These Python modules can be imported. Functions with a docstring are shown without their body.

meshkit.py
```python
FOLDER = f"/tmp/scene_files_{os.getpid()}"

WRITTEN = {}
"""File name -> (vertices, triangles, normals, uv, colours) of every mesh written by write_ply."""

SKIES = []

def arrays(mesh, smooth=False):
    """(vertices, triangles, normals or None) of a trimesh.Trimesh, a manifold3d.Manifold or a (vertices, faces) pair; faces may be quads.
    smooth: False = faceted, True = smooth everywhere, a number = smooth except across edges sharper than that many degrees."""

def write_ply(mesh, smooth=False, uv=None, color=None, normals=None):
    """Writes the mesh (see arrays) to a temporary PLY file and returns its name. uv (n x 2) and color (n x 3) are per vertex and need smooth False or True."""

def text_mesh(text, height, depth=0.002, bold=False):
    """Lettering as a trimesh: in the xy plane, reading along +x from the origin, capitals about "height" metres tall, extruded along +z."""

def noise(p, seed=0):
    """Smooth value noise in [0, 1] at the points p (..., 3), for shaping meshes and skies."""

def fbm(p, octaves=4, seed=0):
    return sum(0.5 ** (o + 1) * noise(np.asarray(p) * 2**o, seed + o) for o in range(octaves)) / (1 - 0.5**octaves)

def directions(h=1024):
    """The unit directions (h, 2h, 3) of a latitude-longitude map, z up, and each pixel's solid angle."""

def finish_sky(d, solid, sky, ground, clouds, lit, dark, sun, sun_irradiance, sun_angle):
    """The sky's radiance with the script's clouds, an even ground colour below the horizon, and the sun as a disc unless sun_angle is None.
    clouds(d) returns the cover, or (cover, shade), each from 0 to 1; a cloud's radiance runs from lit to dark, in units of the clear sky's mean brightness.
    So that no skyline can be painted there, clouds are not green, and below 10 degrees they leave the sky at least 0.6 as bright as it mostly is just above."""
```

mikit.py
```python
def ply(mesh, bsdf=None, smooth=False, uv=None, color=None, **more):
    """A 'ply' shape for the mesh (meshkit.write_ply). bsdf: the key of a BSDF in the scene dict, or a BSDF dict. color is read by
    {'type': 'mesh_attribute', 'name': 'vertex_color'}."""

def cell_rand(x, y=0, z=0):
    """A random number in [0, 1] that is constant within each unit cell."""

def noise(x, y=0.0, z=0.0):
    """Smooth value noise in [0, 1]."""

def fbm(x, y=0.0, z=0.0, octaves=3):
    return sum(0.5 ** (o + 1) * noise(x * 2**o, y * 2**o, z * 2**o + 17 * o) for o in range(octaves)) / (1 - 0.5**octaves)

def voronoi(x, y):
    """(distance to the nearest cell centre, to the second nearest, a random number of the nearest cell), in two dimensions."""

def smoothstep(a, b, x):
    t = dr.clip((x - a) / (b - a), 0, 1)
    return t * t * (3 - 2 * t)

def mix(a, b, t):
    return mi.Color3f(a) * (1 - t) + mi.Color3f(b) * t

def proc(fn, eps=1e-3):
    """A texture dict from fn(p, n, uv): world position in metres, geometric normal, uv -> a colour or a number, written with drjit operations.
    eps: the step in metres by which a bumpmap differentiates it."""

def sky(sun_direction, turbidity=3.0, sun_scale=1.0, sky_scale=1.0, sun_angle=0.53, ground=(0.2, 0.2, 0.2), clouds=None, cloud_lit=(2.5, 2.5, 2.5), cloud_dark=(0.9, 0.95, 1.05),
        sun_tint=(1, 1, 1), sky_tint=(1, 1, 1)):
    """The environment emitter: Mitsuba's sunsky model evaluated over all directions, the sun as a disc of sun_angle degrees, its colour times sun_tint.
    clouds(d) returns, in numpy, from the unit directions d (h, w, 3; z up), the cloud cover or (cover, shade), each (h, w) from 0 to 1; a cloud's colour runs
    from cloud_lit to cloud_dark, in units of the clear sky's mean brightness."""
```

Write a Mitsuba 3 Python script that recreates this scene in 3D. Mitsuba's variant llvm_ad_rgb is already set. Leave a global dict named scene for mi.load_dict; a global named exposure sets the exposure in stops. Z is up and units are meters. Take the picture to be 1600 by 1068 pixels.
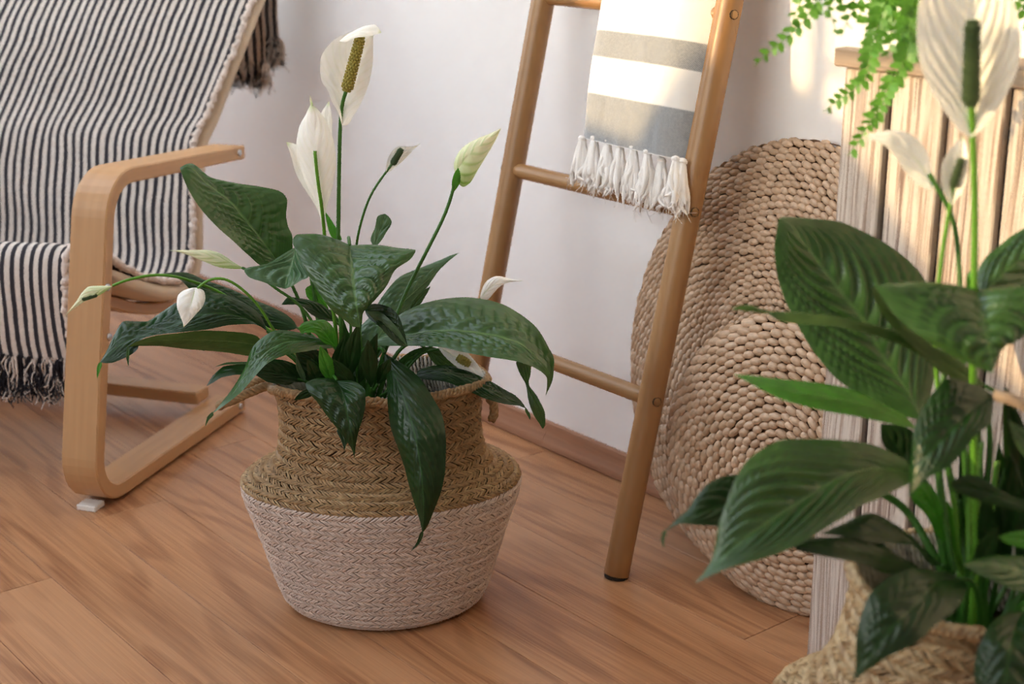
import math, random
import numpy as np
import trimesh
import drjit as dr
import mitsuba as mi
import mikit, meshkit
from scipy.interpolate import PchipInterpolator
from shapely.geometry import LineString, Polygon

T = mi.ScalarTransform4f
rng = np.random.default_rng(7)
scene, labels = {'type': 'scene'}, {}

# ------------------------------------------------------------------ camera
FOC, CAM_H, PITCH = 2350.0, 1.03, math.radians(17.5)
CP, SP = math.cos(PITCH), math.sin(PITCH)
EYE = np.array([0, 0, CAM_H])
scene['camera'] = {
    'type': 'thinlens', 'fov': math.degrees(2 * math.atan(800 / FOC)), 'fov_axis': 'x',
    'aperture_radius': 0.0055, 'focus_distance': 2.02, 'near_clip': 0.05, 'far_clip': 100.0,
    'to_world': T().look_at(origin=[0, 0, CAM_H], target=[0, CP, CAM_H - SP], up=[0, 0, 1])}

# room axes: D runs along the back wall to the far left, N points from that wall into the room
TH = math.atan(2000 / (FOC / CP))
D = np.array([-math.sin(TH), math.cos(TH), 0.0])
N = np.array([-math.cos(TH), -math.sin(TH), 0.0])
B0 = np.array([0.2003, 2.4650, 0.0])             # a point at the foot of the back wall
UP = np.array([0, 0, 1.0])


def R(s, w, z=0.0):
    """room coordinates: s along the wall to the right, w out from the wall, z up"""
    return B0 - D * s + N * w + UP * z


# ------------------------------------------------------------------ sky, sun, exposure
SUN = D * 0.35 + N * 1.0 + UP * 0.225
def haze_cover(d):
    return 0.62 + 0.2 * (meshkit.fbm(d * 3.0, 3, 5) - 0.5)


scene['sky'] = mikit.sky(SUN / np.linalg.norm(SUN), turbidity=3.0, sun_scale=0.27, sky_scale=4.0, sun_angle=0.6,
                         ground=(0.35, 0.33, 0.31), sky_tint=(1.01, 1.0, 0.985), clouds=haze_cover, cloud_lit=(1.0, 1.0, 1.0), cloud_dark=(1.0, 1.0, 1.0), sun_tint=(0.90, 0.97, 1.10))
exposure = 4.08


# ------------------------------------------------------------------ helpers
def ray(u, v):
    b = (v - 534) / FOC
    return np.array([(u - 800) / FOC, CP - b * SP, -SP - b * CP])


def at(u, v, Y):
    """the point seen at (u, v) in the upright plane Y metres ahead"""
    r = ray(u, v)
    return EYE + r * (Y / r[1])


def put(key, mesh, bsdf, smooth=False, uv=None, label=None, cat=None, group=None, kind=None):
    k, i = key, 0
    while k in scene:
        i += 1
        k = f'{key}_{i:03d}'
    scene[k] = mikit.ply(mesh, bsdf, smooth=bool(smooth) if uv is not None else smooth, uv=uv)
    tag(k, label, cat, group, kind)
    return k


def tag(k, label=None, cat=None, group=None, kind=None):
    d = {n: v for n, v in (('label', label), ('category', cat), ('group', group), ('kind', kind)) if v}
    if d:
        labels[k] = d


def num(base):
    """the next free name of a thing or part that has no mesh of its own"""
    k, i = base, 0
    while k in scene or any(q.startswith(k + '__') for q in scene):
        i += 1
        k = f'{base}_{i:03d}'
    return k


def cat_mesh(ms):
    vs, fs, n = [], [], 0
    for v, f in ms:
        vs.append(v)
        fs.append(np.asarray(f) + n)
        n += len(v)
    return np.vstack(vs), np.vstack(fs)


def box(o, ax, ay, az, ch=0.0):
    """a box from corner o with edge vectors ax, ay, az; ch chamfers its edges"""
    L = [np.linalg.norm(a) for a in (ax, ay, az)]
    U = np.array([np.asarray(a, float) / l for a, l in zip((ax, ay, az), L)])
    if ch > 0:
        c = min(ch, 0.45 * min(L))
        pts = []
        for x in (0, 1):
            for y in (0, 1):
                for z in (0, 1):
                    p = np.array([x, y, z]) * L
                    sg = 1 - 2 * np.array([x, y, z])
                    for k in range(3):
                        q = p + sg * c
                        q[k] = p[k]
                        pts.append(q)
        h = trimesh.convex.convex_hull(np.array(pts))
        v, f = np.array(h.vertices), np.array(h.faces)
    else:
        b = trimesh.creation.box(extents=L)
        v, f = np.array(b.vertices) + np.array(L) / 2, np.array(b.faces)
    w = np.asarray(o) + v @ U
    if np.linalg.det(U) < 0:
        f = f[:, ::-1]
    return w, f


def grid_faces(nu, nv, close_v=False):
    i, j = np.meshgrid(np.arange(nu - 1), np.arange(nv if close_v else nv - 1), indexing='ij')
    j2 = (j + 1) % nv
    q = np.stack([i * nv + j, (i + 1) * nv + j, (i + 1) * nv + j2, i * nv + j2], -1).reshape(-1, 4)
    return np.vstack([q[:, [0, 1, 2]], q[:, [0, 2, 3]]])


def frames(p):
    p = np.asarray(p, float)
    t = np.gradient(p, axis=0)
    t /= np.linalg.norm(t, axis=1, keepdims=True) + 1e-12
    a = np.zeros_like(p)
    ref = np.array([0, 0, 1.0]) if abs(t[0, 2]) < 0.9 else np.array([1.0, 0, 0])
    a[0] = np.cross(t[0], ref)
    a[0] /= np.linalg.norm(a[0])
    for i in range(1, len(p)):
        q = a[i - 1] - t[i] * np.dot(a[i - 1], t[i])
        a[i] = q / (np.linalg.norm(q) + 1e-12)
    return t, a, np.cross(t, a)


def tube(p, r, sides=8, caps=True):
    p = np.asarray(p, float)
    r = np.broadcast_to(r, (len(p),)).astype(float)
    t, a, b = frames(p)
    an = np.arange(sides) * 2 * np.pi / sides
    v = p[:, None] + r[:, None, None] * (np.cos(an)[None, :, None] * a[:, None] + np.sin(an)[None, :, None] * b[:, None])
    v = v.reshape(-1, 3)
    f = grid_faces(len(p), sides, True)[:, ::-1]
    if caps:
        n = len(v)
        v = np.vstack([v, p[:1], p[-1:]])
        k = np.arange(sides)
        f = np.vstack([f, np.stack([np.full(sides, n), (k + 1) % sides, k], 1),
                       np.stack([np.full(sides, n + 1), n - sides + k, n - sides + (k + 1) % sides], 1)])
    return v, f


def curve(pts, n=24):
    """a smooth line through the points"""
    p = np.asarray(pts, float)
    if len(p) == 2:
        return p[0] + (p[1] - p[0]) * np.linspace(0, 1, n)[:, None]
    s = np.concatenate([[0], np.cumsum(np.linalg.norm(np.diff(p, axis=0), axis=1) + 1e-9)])
    s /= s[-1]
    return PchipInterpolator(s, p)(np.linspace(0, 1, n))


def soften(p, k=2):
    p = p.copy()
    for _ in range(k):
        p[1:-1] = 0.25 * p[:-2] + 0.5 * p[1:-1] + 0.25 * p[2:]
    return p


def ellipsoids(c, t, b, n, lt, lb, ln, nu=6, nv=5, skew=0.0):
    """many small ellipsoids as one mesh: centres c, axes t, b, n (each k x 3), half lengths"""
    th = np.linspace(0, np.pi, nv)
    ph = np.arange(nu) * 2 * np.pi / nu
    x = np.cos(th)[:, None] * np.ones(nu)
    y = np.sin(th)[:, None] ** 0.8 * np.cos(ph)
    z = np.sin(th)[:, None] ** 0.8 * np.sin(ph)
    x, y, z = x.ravel(), y.ravel(), z.ravel()
    y = y + skew * x
    k = len(c)
    one = lambda q: np.broadcast_to(q, (k,))[:, None, None]
    v = c[:, None] + one(lt) * x[None, :, None] * t[:, None] + one(lb) * y[None, :, None] * b[:, None] + one(ln) * z[None, :, None] * n[:, None]
    f = grid_faces(nv, nu, True)
    f = f[None] + (np.arange(k) * nu * nv)[:, None, None]
    return v.reshape(-1, 3), f.reshape(-1, 3), np.repeat(np.arange(k), nu * nv)


# ------------------------------------------------------------------ materials
def principled(key, base, rough=0.5, spec=0.5, **more):
    tex = lambda c: {'type': 'rgb', 'value': list(c)} if isinstance(c, (tuple, list)) else c
    scene[key] = {'type': 'twosided', 'bsdf': {'type': 'principled', 'base_color': tex(base), 'roughness': tex(rough) if not isinstance(rough, float) else rough, 'specular': spec, **more}}


def bumped(key, base, bump, scale=1.0, rough=0.6, spec=0.3, **more):
    tex = lambda c: {'type': 'rgb', 'value': list(c)} if isinstance(c, (tuple, list)) else c
    scene[key] = {'type': 'twosided', 'bsdf': {'type': 'bumpmap', 'arbitrary': bump, 'scale': scale,
                                               'bsdf': {'type': 'principled', 'base_color': tex(base), 'roughness': rough, 'specular': spec, **more}}}


fbm, noise, mix, sstep = mikit.fbm, mikit.noise, mikit.mix, mikit.smoothstep
mx, my = float(-D[0]), float(-D[1])
nx_, ny_ = float(N[0]), float(N[1])


def room_s(p):
    return p.x * mx + p.y * my


def room_w(p):
    return p.x * nx_ + p.y * ny_


def floor_col(p, n, uv):
    # uv: x along the plank (m) with an offset of its own per plank, y across
    a, b = uv.x, uv.y
    warp = fbm(a * 1.7, b * 9.0, 3.0, 3)
    rings = 0.5 + 0.5 * dr.sin((b * 95.0 + warp * 26.0 + noise(a * 0.7, b * 2.5, 7.0) * 16.0))
    fine = fbm(a * 9.0, b * 420.0, 1.0, 3)
    broad = fbm(a * 1.1, b * 16.0, 11.0, 2)
    tone = mikit.cell_rand(dr.floor(a / 7.0 + 0.5), 3.0, 1.0)
    c = mix((0.385, 0.190, 0.092), (0.225, 0.090, 0.040), sstep(0.45, 1.0, rings) * 0.50 + (fine - 0.5) * 1.0)
    c = mix(c, (0.47, 0.255, 0.135), sstep(0.5, 0.8, broad) * 0.5)
    return c * (0.965 + 0.07 * tone)


principled('wood_floor', mikit.proc(floor_col), 0.30, 0.36)
principled('floor_gap', (0.16, 0.08, 0.045), 0.6, 0.2)


def base_col(p, n, uv):
    s = room_s(p)
    g = fbm(s * 5.0, p.z * 160.0, room_w(p) * 160.0, 3)
    return mix((0.25, 0.115, 0.065), (0.39, 0.205, 0.125), g)


principled('wood_baseboard', mikit.proc(base_col), 0.35, 0.5)


def wall_col(p, n, uv):
    return mi.Color3f(0.83, 0.815, 0.825) * (0.985 + 0.03 * fbm(p.x * 9, p.y * 9, p.z * 9, 2))


principled('wall_paint', mikit.proc(wall_col), 0.75, 0.2)
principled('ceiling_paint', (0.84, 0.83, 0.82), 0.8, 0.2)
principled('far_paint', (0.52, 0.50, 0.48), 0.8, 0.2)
principled('window_white', (0.82, 0.82, 0.82), 0.4, 0.4)


def birch_col(p, n, uv):
    g = fbm(uv.x * 6.0, uv.y * 130.0, 2.0, 3)
    h = fbm(uv.x * 2.5, uv.y * 28.0, 5.0, 2)
    return mix((0.53, 0.315, 0.155), (0.41, 0.215, 0.095), 0.6 * g + 0.4 * h)


principled('birch', mikit.proc(birch_col), 0.38, 0.45)


def bamboo_col(p, n, uv):
    g = fbm(uv.x * 4.0, uv.y * 40.0, 2.0, 3)
    k = sstep(0.975, 1.0, 0.5 + 0.5 * dr.cos(uv.x * 2 * np.pi / 0.31 + uv.y * 0.7))
    return mix(mix((0.36, 0.200, 0.085), (0.25, 0.122, 0.046), g), (0.25, 0.115, 0.04), k * 0.22)


principled('bamboo', mikit.proc(bamboo_col), 0.36, 0.5)
principled('steel', (0.55, 0.55, 0.55), 0.3, 0.5, metallic=1.0)
principled('bronze', (0.30, 0.18, 0.09), 0.35, 0.5, metallic=0.9)
principled('dark_hole', (0.02, 0.015, 0.012), 0.7, 0.2)
principled('white_plastic', (0.74, 0.72, 0.68), 0.45, 0.4)


def throw_col(p, n, uv):
    per = 0.0187
    x = uv.x + 0.0006 * (noise(uv.x * 300, uv.y * 300) - 0.5)
    q = dr.abs(x / per - dr.floor(x / per) - 0.5) * 2      # 0 centre .. 1
    dark = 1 - sstep(0.42, 0.52, q)
    grain = 0.85 + 0.3 * noise(uv.x * 900, uv.y * 900)
    return mix((0.60, 0.53, 0.48), (0.034, 0.032, 0.038), dark) * grain


principled('throw_stripes', mikit.proc(throw_col), 0.9, 0.15, sheen=0.3)


def yarn_col(p, n, uv):
    return mix((0.62, 0.53, 0.47), (0.02, 0.018, 0.022), sstep(0.30, 0.34, uv.x))


principled('throw_yarn', mikit.proc(yarn_col), 0.9, 0.1)
principled('throw_selvage', (0.66, 0.56, 0.50), 0.9, 0.1)
principled('cushion_cloth', (0.60, 0.48, 0.36), 0.9, 0.1)


def towel_col(p, n, uv):
    v = uv.y
    g = sstep(0, .002, v) * (1 - sstep(.070, .073, v)) + sstep(.127, .130, v) * (1 - sstep(.167, .170, v)) + sstep(.24, .243, v) * (1 - sstep(.28, .283, v))
    tw = 0.5 + 0.5 * dr.sin((uv.x + uv.y) * 2 * np.pi / 0.0026)
    gray = mix((0.22, 0.235, 0.26), (0.38, 0.385, 0.395), tw * 0.6 + 0.5 * noise(uv.x * 700, uv.y * 700))
    return mix((0.80, 0.78, 0.76), gray, dr.clip(g, 0, 1))


principled('towel_cloth', mikit.proc(towel_col), 0.95, 0.1, sheen=0.4)
principled('tassel_yarn', (0.80, 0.77, 0.75), 0.95, 0.1, sheen=0.3)


def straw_col(p, n, uv):
    r = uv.x
    c = mix((0.41, 0.262, 0.135), (0.25, 0.145, 0.062), r)
    c = mix(c, (0.54, 0.40, 0.22), sstep(0.75, 1.0, r) * .7)
    return c * (0.82 + 0.36 * noise(p.x * 400, p.y * 400, p.z * 400))


principled('straw', mikit.proc(straw_col), 0.45, 0.4)


def straw2_col(p, n, uv):
    r = uv.x
    c = mix((0.47, 0.35, 0.20), (0.26, 0.155, 0.07), sstep(0.2, 1.0, r))
    return c * (0.82 + 0.36 * noise(p.x * 400, p.y * 400, p.z * 400))


principled('pale_straw', mikit.proc(straw2_col), 0.45, 0.4)


def paint_col(p, n, uv):
    r = uv.x
    c = mix((0.63, 0.535, 0.475), (0.53, 0.43, 0.37), r)
    return c * (0.88 + 0.24 * noise(p.x * 300, p.y * 300, p.z * 300))


principled('painted_straw', mikit.proc(paint_col), 0.6, 0.3)
principled('straw_gap', (0.035, 0.021, 0.010), 0.9, 0.1)
principled('paint_gap', (0.30, 0.235, 0.20), 0.9, 0.1)


def inner_col(p, n, uv):
    return mix((0.30, 0.27, 0.24), (0.62, 0.58, 0.52), uv.x)


principled('inner_straw', mikit.proc(inner_col), 0.55, 0.3)


def rope_col(p, n, uv):
    return mix((0.40, 0.25, 0.12), (0.22, 0.125, 0.055), noise(p.x * 260, p.y * 260, p.z * 260))


principled('rope', mikit.proc(rope_col), 0.6, 0.3)


def hyac_col(p, n, uv):
    r = uv.x
    c = mix((0.52, 0.375, 0.265), (0.39, 0.255, 0.160), r)
    return c * (0.84 + 0.32 * noise(p.x * 260, p.y * 260, p.z * 260))


principled('hyacinth', mikit.proc(hyac_col), 0.38, 0.5)
principled('hyacinth_gap', (0.09, 0.05, 0.027), 0.9, 0.1)


def crate_col(p, n, uv):
    # uv: x along the board, y across (m), each board with its own offset
    a, b = uv.x, uv.y
    w = fbm(a * 2.2, b * 14.0, 4.0, 2)
    g = fbm(a * 8.0, b * 620.0 + w * 14.0, 1.0, 3)
    cr = sstep(0.54, 0.68, fbm(a * 13.0, b * 700.0 + w * 26.0, 9.0, 2))
    br = fbm(a * 2.6, b * 24.0, 21.0, 2)
    c = mix((0.60, 0.535, 0.49), (0.34, 0.25, 0.205), sstep(0.42, 0.74, g))
    c = mix(c, (0.20, 0.135, 0.115), cr * (0.35 + 0.6 * sstep(0.38, 0.6, br)))
    return c


principled('whitewashed_wood', mikit.proc(crate_col), 0.7, 0.25)


def batten_col(p, n, uv):
    g = fbm(uv.x * 7.0, uv.y * 330.0, 5.0, 3)
    return mix((0.46, 0.36, 0.28), (0.27, 0.19, 0.14), g)


principled('dark_wood', (0.055, 0.036, 0.026), 0.8, 0.2)
principled('weathered_wood', mikit.proc(batten_col), 0.7, 0.25)


def leaf_tex(dark, light, rib, K=15.0):
    def fn(p, n, uv):
        s = dr.abs(uv.x * 2 - 1)
        t = uv.y
        ph = (t - 0.52 * s ** 1.5) * K * 0.53
        q = dr.abs(ph - dr.floor(ph + 0.5)) * 2
        vein = (1 - sstep(0.0, 0.20, q)) * 0.35 * (1 - s * 0.7)
        m = 1 - sstep(0.015, 0.05, s)
        mot = fbm(p.x * 70, p.y * 70, p.z * 70, 2)
        c = mix(dark, light, sstep(0.25, 0.75, mot) * 0.7 + 0.25 * q)
        c = mix(c, rib, vein)
        return mix(c, rib, m * 0.75)
    return mikit.proc(fn)


def thin(key, tex, rough, trans, gloss=0.75, coat=0.35, eta=1.5):
    if isinstance(tex, (tuple, list)):
        tex = {'type': 'rgb', 'value': list(tex)}
    sheet = {'type': 'principledthin', 'base_color': tex, 'roughness': rough, 'diff_trans': min(1.6, trans * 2.2), 'eta': eta, 'spec_trans': 0.0}
    skin = {'type': 'twosided', 'bsdf': {'type': 'principled', 'base_color': tex, 'roughness': rough, 'specular': gloss, 'clearcoat': coat, 'clearcoat_gloss': 0.75}}
    scene[key] = {'type': 'blendbsdf', 'weight': 0.62, 'a': sheet, 'b': skin}


thin('leaf_green', leaf_tex((0.021, 0.070, 0.013), (0.036, 0.106, 0.022), (0.08, 0.18, 0.045)), 0.31, 0.45, 0.85, 0.4)
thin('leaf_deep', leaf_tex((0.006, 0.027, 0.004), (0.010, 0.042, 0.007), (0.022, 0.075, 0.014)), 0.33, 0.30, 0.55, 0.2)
thin('leaf_under', leaf_tex((0.038, 0.085, 0.016), (0.060, 0.115, 0.025), (0.09, 0.16, 0.045)), 0.5, 0.5, 0.4, 0.0)
thin('leaf_pale', leaf_tex((0.045, 0.115, 0.042), (0.080, 0.165, 0.070), (0.15, 0.26, 0.12)), 0.36, 0.5)
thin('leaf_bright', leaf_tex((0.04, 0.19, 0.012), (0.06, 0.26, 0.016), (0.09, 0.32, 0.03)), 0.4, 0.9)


def spathe_tex(p, n, uv):
    s = dr.abs(uv.x * 2 - 1)
    ph = (uv.y - 0.3 * s) * 11
    q = dr.abs(ph - dr.floor(ph + 0.5)) * 2
    c = mix((0.93, 0.925, 0.89), (0.87, 0.88, 0.79), (1 - sstep(0.0, 0.5, q)) * 0.5)
    tip = sstep(0.90, 1.0, uv.y)
    m = (1 - sstep(0.0, 0.10, s)) * (1 - sstep(0.1, 0.6, uv.y))
    return mix(c, (0.42, 0.56, 0.16), dr.clip(tip * 0.6 + m * 0.6, 0, 1))


def spathe_green_tex(p, n, uv):
    s = dr.abs(uv.x * 2 - 1)
    ph = (uv.y - 0.5 * s) * 5
    q = dr.abs(ph - dr.floor(ph + 0.5)) * 2
    g = (1 - sstep(0.1, 0.75, uv.y)) * 0.50 * (0.45 + sstep(0.4, 0.9, uv.x)) + (1 - sstep(0.0, 0.6, q)) * 0.30
    return mix((0.80, 0.80, 0.58), (0.24, 0.46, 0.06), dr.clip(g, 0, 1))


thin('spathe_white', mikit.proc(spathe_tex), 0.5, 0.45, 0.4, 0.0)
thin('spathe_green', mikit.proc(spathe_green_tex), 0.5, 0.45, 0.4, 0.0)
principled('stem_green', (0.035, 0.13, 0.016), 0.4, 0.45)
principled('stem_bright', (0.09, 0.26, 0.02), 0.4, 0.45)
principled('spadix_olive', (0.26, 0.22, 0.045), 0.6, 0.3)
principled('spadix_dark', (0.035, 0.065, 0.022), 0.6, 0.3)
principled('spadix_tan', (0.62, 0.44, 0.22), 0.6, 0.3)
principled('soil', (0.030, 0.021, 0.014), 0.95, 0.1)
thin('fern_green', (0.10, 0.30, 0.025), 0.45, 0.9)
principled('terracotta', (0.13, 0.075, 0.045), 0.7, 0.3)

# ------------------------------------------------------------------ the room
S0, S1, W1, HC = -2.75, 2.6, 2.75, 2.5
put('wall_back', box(R(S0 - .1, -.10, -.02), -D * (S1 - S0 + .2), N * .10, UP * (HC + .02)), 'wall_paint', kind='structure', label='smooth white painted wall behind the ladder and the chair')
RW = (-2.35, .15, .75, 2.25)                          # a roof window in the ceiling
put('ceiling', cat_mesh([box(R(a, b, HC), -D * (c - a), N * (d - b), UP * .1) for a, c, b, d in ((S0 - .1, RW[0], -.1, W1 + .1), (RW[1], S1 + .1, -.1, W1 + .1), (RW[0], RW[1], -.1, RW[2]), (RW[0], RW[1], RW[3], W1 + .1))]), 'ceiling_paint', kind='structure', label='white ceiling')
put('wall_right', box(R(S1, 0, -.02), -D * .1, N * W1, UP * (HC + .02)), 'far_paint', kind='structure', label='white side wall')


def wall_with_holes(o, ax, th, length, height, holes):
    """an upright wall from o along ax (unit), pierced by rectangles (a0, a1, z0, z1) that do not overlap in a"""
    ms, x = [], 0.0
    for a0, a1, z0, z1 in sorted(holes):
        if a0 > x + 1e-6:
            ms.append(box(o + ax * x, ax * (a0 - x), th, UP * height))
        if z0 > 0:
            ms.append(box(o + ax * a0, ax * (a1 - a0), th, UP * z0))
        ms.append(box(o + ax * a0 + UP * z1, ax * (a1 - a0), th, UP * (height - z1)))
        x = a1
    ms.append(box(o + ax * x, ax * (length - x), th, UP * height))
    return cat_mesh(ms)


def window_frame(o, ax, th, a0, a1, z0, z1, mull):
    ms, b = [], .012
    for q in (a0, a1 - b, *[a0 + (a1 - a0) * k / mull - b / 2 for k in range(1, mull)]):
        ms.append(box(o + ax * q + UP * z0, ax * b, th, UP * (z1 - z0)))
    for z in (z0, z1 - b):
        ms.append(box(o + ax * a0 + UP * z, ax * (a1 - a0), th, UP * b))
    return cat_mesh(ms)


HOLES_L = [(0.5, 2.45, 1.0, 2.30)]
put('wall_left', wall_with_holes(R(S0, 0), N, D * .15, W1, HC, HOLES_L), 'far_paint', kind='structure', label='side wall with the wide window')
put('window_1', window_frame(R(S0, 0) + D * .08, N, D * .05, *HOLES_L[0], 3), 'window_white', kind='structure', label='white window frame')
# the window wall behind the camera: the sill climbs in a slope beside the stairs
SUNHOLE = Polygon([(-0.9875, 1.951), (-0.9875, 1.251), (-0.80, 1.235), (-0.722, 1.225), (-0.672, 1.385), (-0.62, 1.345), (-0.4775, 1.291), (-0.1175, 1.291), (0.0425, 1.121), (0.2425, 0.981), (1.25, 0.981), (1.25, 1.951)])
flat = Polygon([(S0 - .1, -.02), (S1 + .1, -.02), (S1 + .1, HC), (S0 - .1, HC)]).difference(SUNHOLE)
pl = trimesh.creation.extrude_polygon(flat, .06, engine='earcut')
pv = np.array(pl.vertices)
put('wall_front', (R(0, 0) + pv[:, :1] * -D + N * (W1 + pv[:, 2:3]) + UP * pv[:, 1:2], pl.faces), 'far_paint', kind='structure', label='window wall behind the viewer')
put('window_2', cat_mesh([box(R(a, W1 + .02, z0), -D * (b - a), N * .02, UP * (z1 - z0)) for a, b, z0, z1 in ((-.608, -.582, 1.25, 1.951), (-.582, 1.25, 1.378, 1.392))]),
    'window_white', kind='structure', label='white glazing bars of the window behind the viewer')

# floor: laminate boards laid along the wall
put('floor', box(R(S0 - .05, -.05, -.05), -D * (S1 - S0 + .1), N * (W1 + .1), UP * .046), 'floor_gap', kind='structure', label='warm brown laminate floor of boards running along the wall')
PW, PL = 0.135, 1.28
nr = int(W1 / PW) + 1
for r_ in range(nr):
    w0 = r_ * PW
    off = -((r_ * 0.437) % 1.0) * PL
    x = S0 + off
    while x < S1:
        a, b = max(x, S0), min(x + PL, S1)
        if b - a > .02 and w0 < W1:
            g = .00035
            v, f = box(R(a + g, w0 + g, -.006), -D * (b - a - 2 * g), N * (min(PW, W1 - w0) - 2 * g), UP * .006, ch=.0006)
            k = r_ * 17 + int((x - S0) / PL + 5)
            q = (v - B0)
            ox = float(np.random.default_rng(k).integers(0, 40)) * 7.0
            uv = np.stack([q @ -D - x + ox - 0.6, q @ N - w0 + np.random.default_rng(k + 99).random() * 3], 1)
            put('floor__plank', (v, f), 'wood_floor', uv=uv)
        x += PL

# baseboard with a hollow moulded front, two lengths butted together
prof = [(0, .002), (.019, .002), (.020, .010), (.0165, .018), (.0125, .026), (.0105, .034), (.0100, .042), (.0085, .047), (.004, .049), (0, .049)]


def baseboard(sa, sb):
    p = np.array(prof)
    rows = np.array([[R(s, w, z) for w, z in p] for s in (sa, sb)])
    n = len(p)
    v = rows.reshape(-1, 3)
    f = grid_faces(2, n, True)
    fan = np.array([[0, i, i + 1] for i in range(1, n - 1)])
    return v, np.vstack([f, fan, fan[:, ::-1] + n])


for sa, sb in ((S0, -.2052), (-.2046, S1)):
    put('baseboard_back__board', baseboard(sa, sb), 'wood_baseboard', smooth=35)
tag('baseboard_back', 'low reddish brown wooden baseboard along the white wall', kind='structure')

# ------------------------------------------------------------------ armchair
CA = np.array([-0.676, 2.333, 0.0])
CF = np.array([0.2947, 0.9556, 0.0])
CL = np.array([-0.9556, 0.2947, 0.0])


def Ch(x, off, z):
    return CA + CF * x + CL * off + UP * z


def side(u, v, off):
    r = ray(u, v)
    o = CA + CL * off
    q = EYE + r * (np.dot(o - EYE, CL) / np.dot(r, CL))
    return np.dot(q - CA, CF), q[2]


def fillet(pts, rad, n=10):
    out = [np.array(pts[0], float)]
    for i in range(1, len(pts) - 1):
        p, a, b = (np.array(q, float) for q in (pts[i], pts[i - 1], pts[i + 1]))
        da, db = (a - p) / np.linalg.norm(a - p), (b - p) / np.linalg.norm(b - p)
        half = math.acos(np.clip(np.dot(da, db), -1, 1)) / 2
        d = rad[i - 1] / math.tan(half)
        c = p + (da + db) / np.linalg.norm(da + db) * rad[i - 1] / math.sin(half)
        s, e = p + da * d - c, p + db * d - c
        a0, a1 = math.atan2(s[1], s[0]), math.atan2(e[1], e[0])
        a1 = a0 + (a1 - a0 + math.pi) % (2 * math.pi) - math.pi
        out += [c + rad[i - 1] * np.array([math.cos(q), math.sin(q)]) for q in np.linspace(a0, a1, n)]
    out.append(np.array(pts[-1], float))
    return np.array(out)


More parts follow.
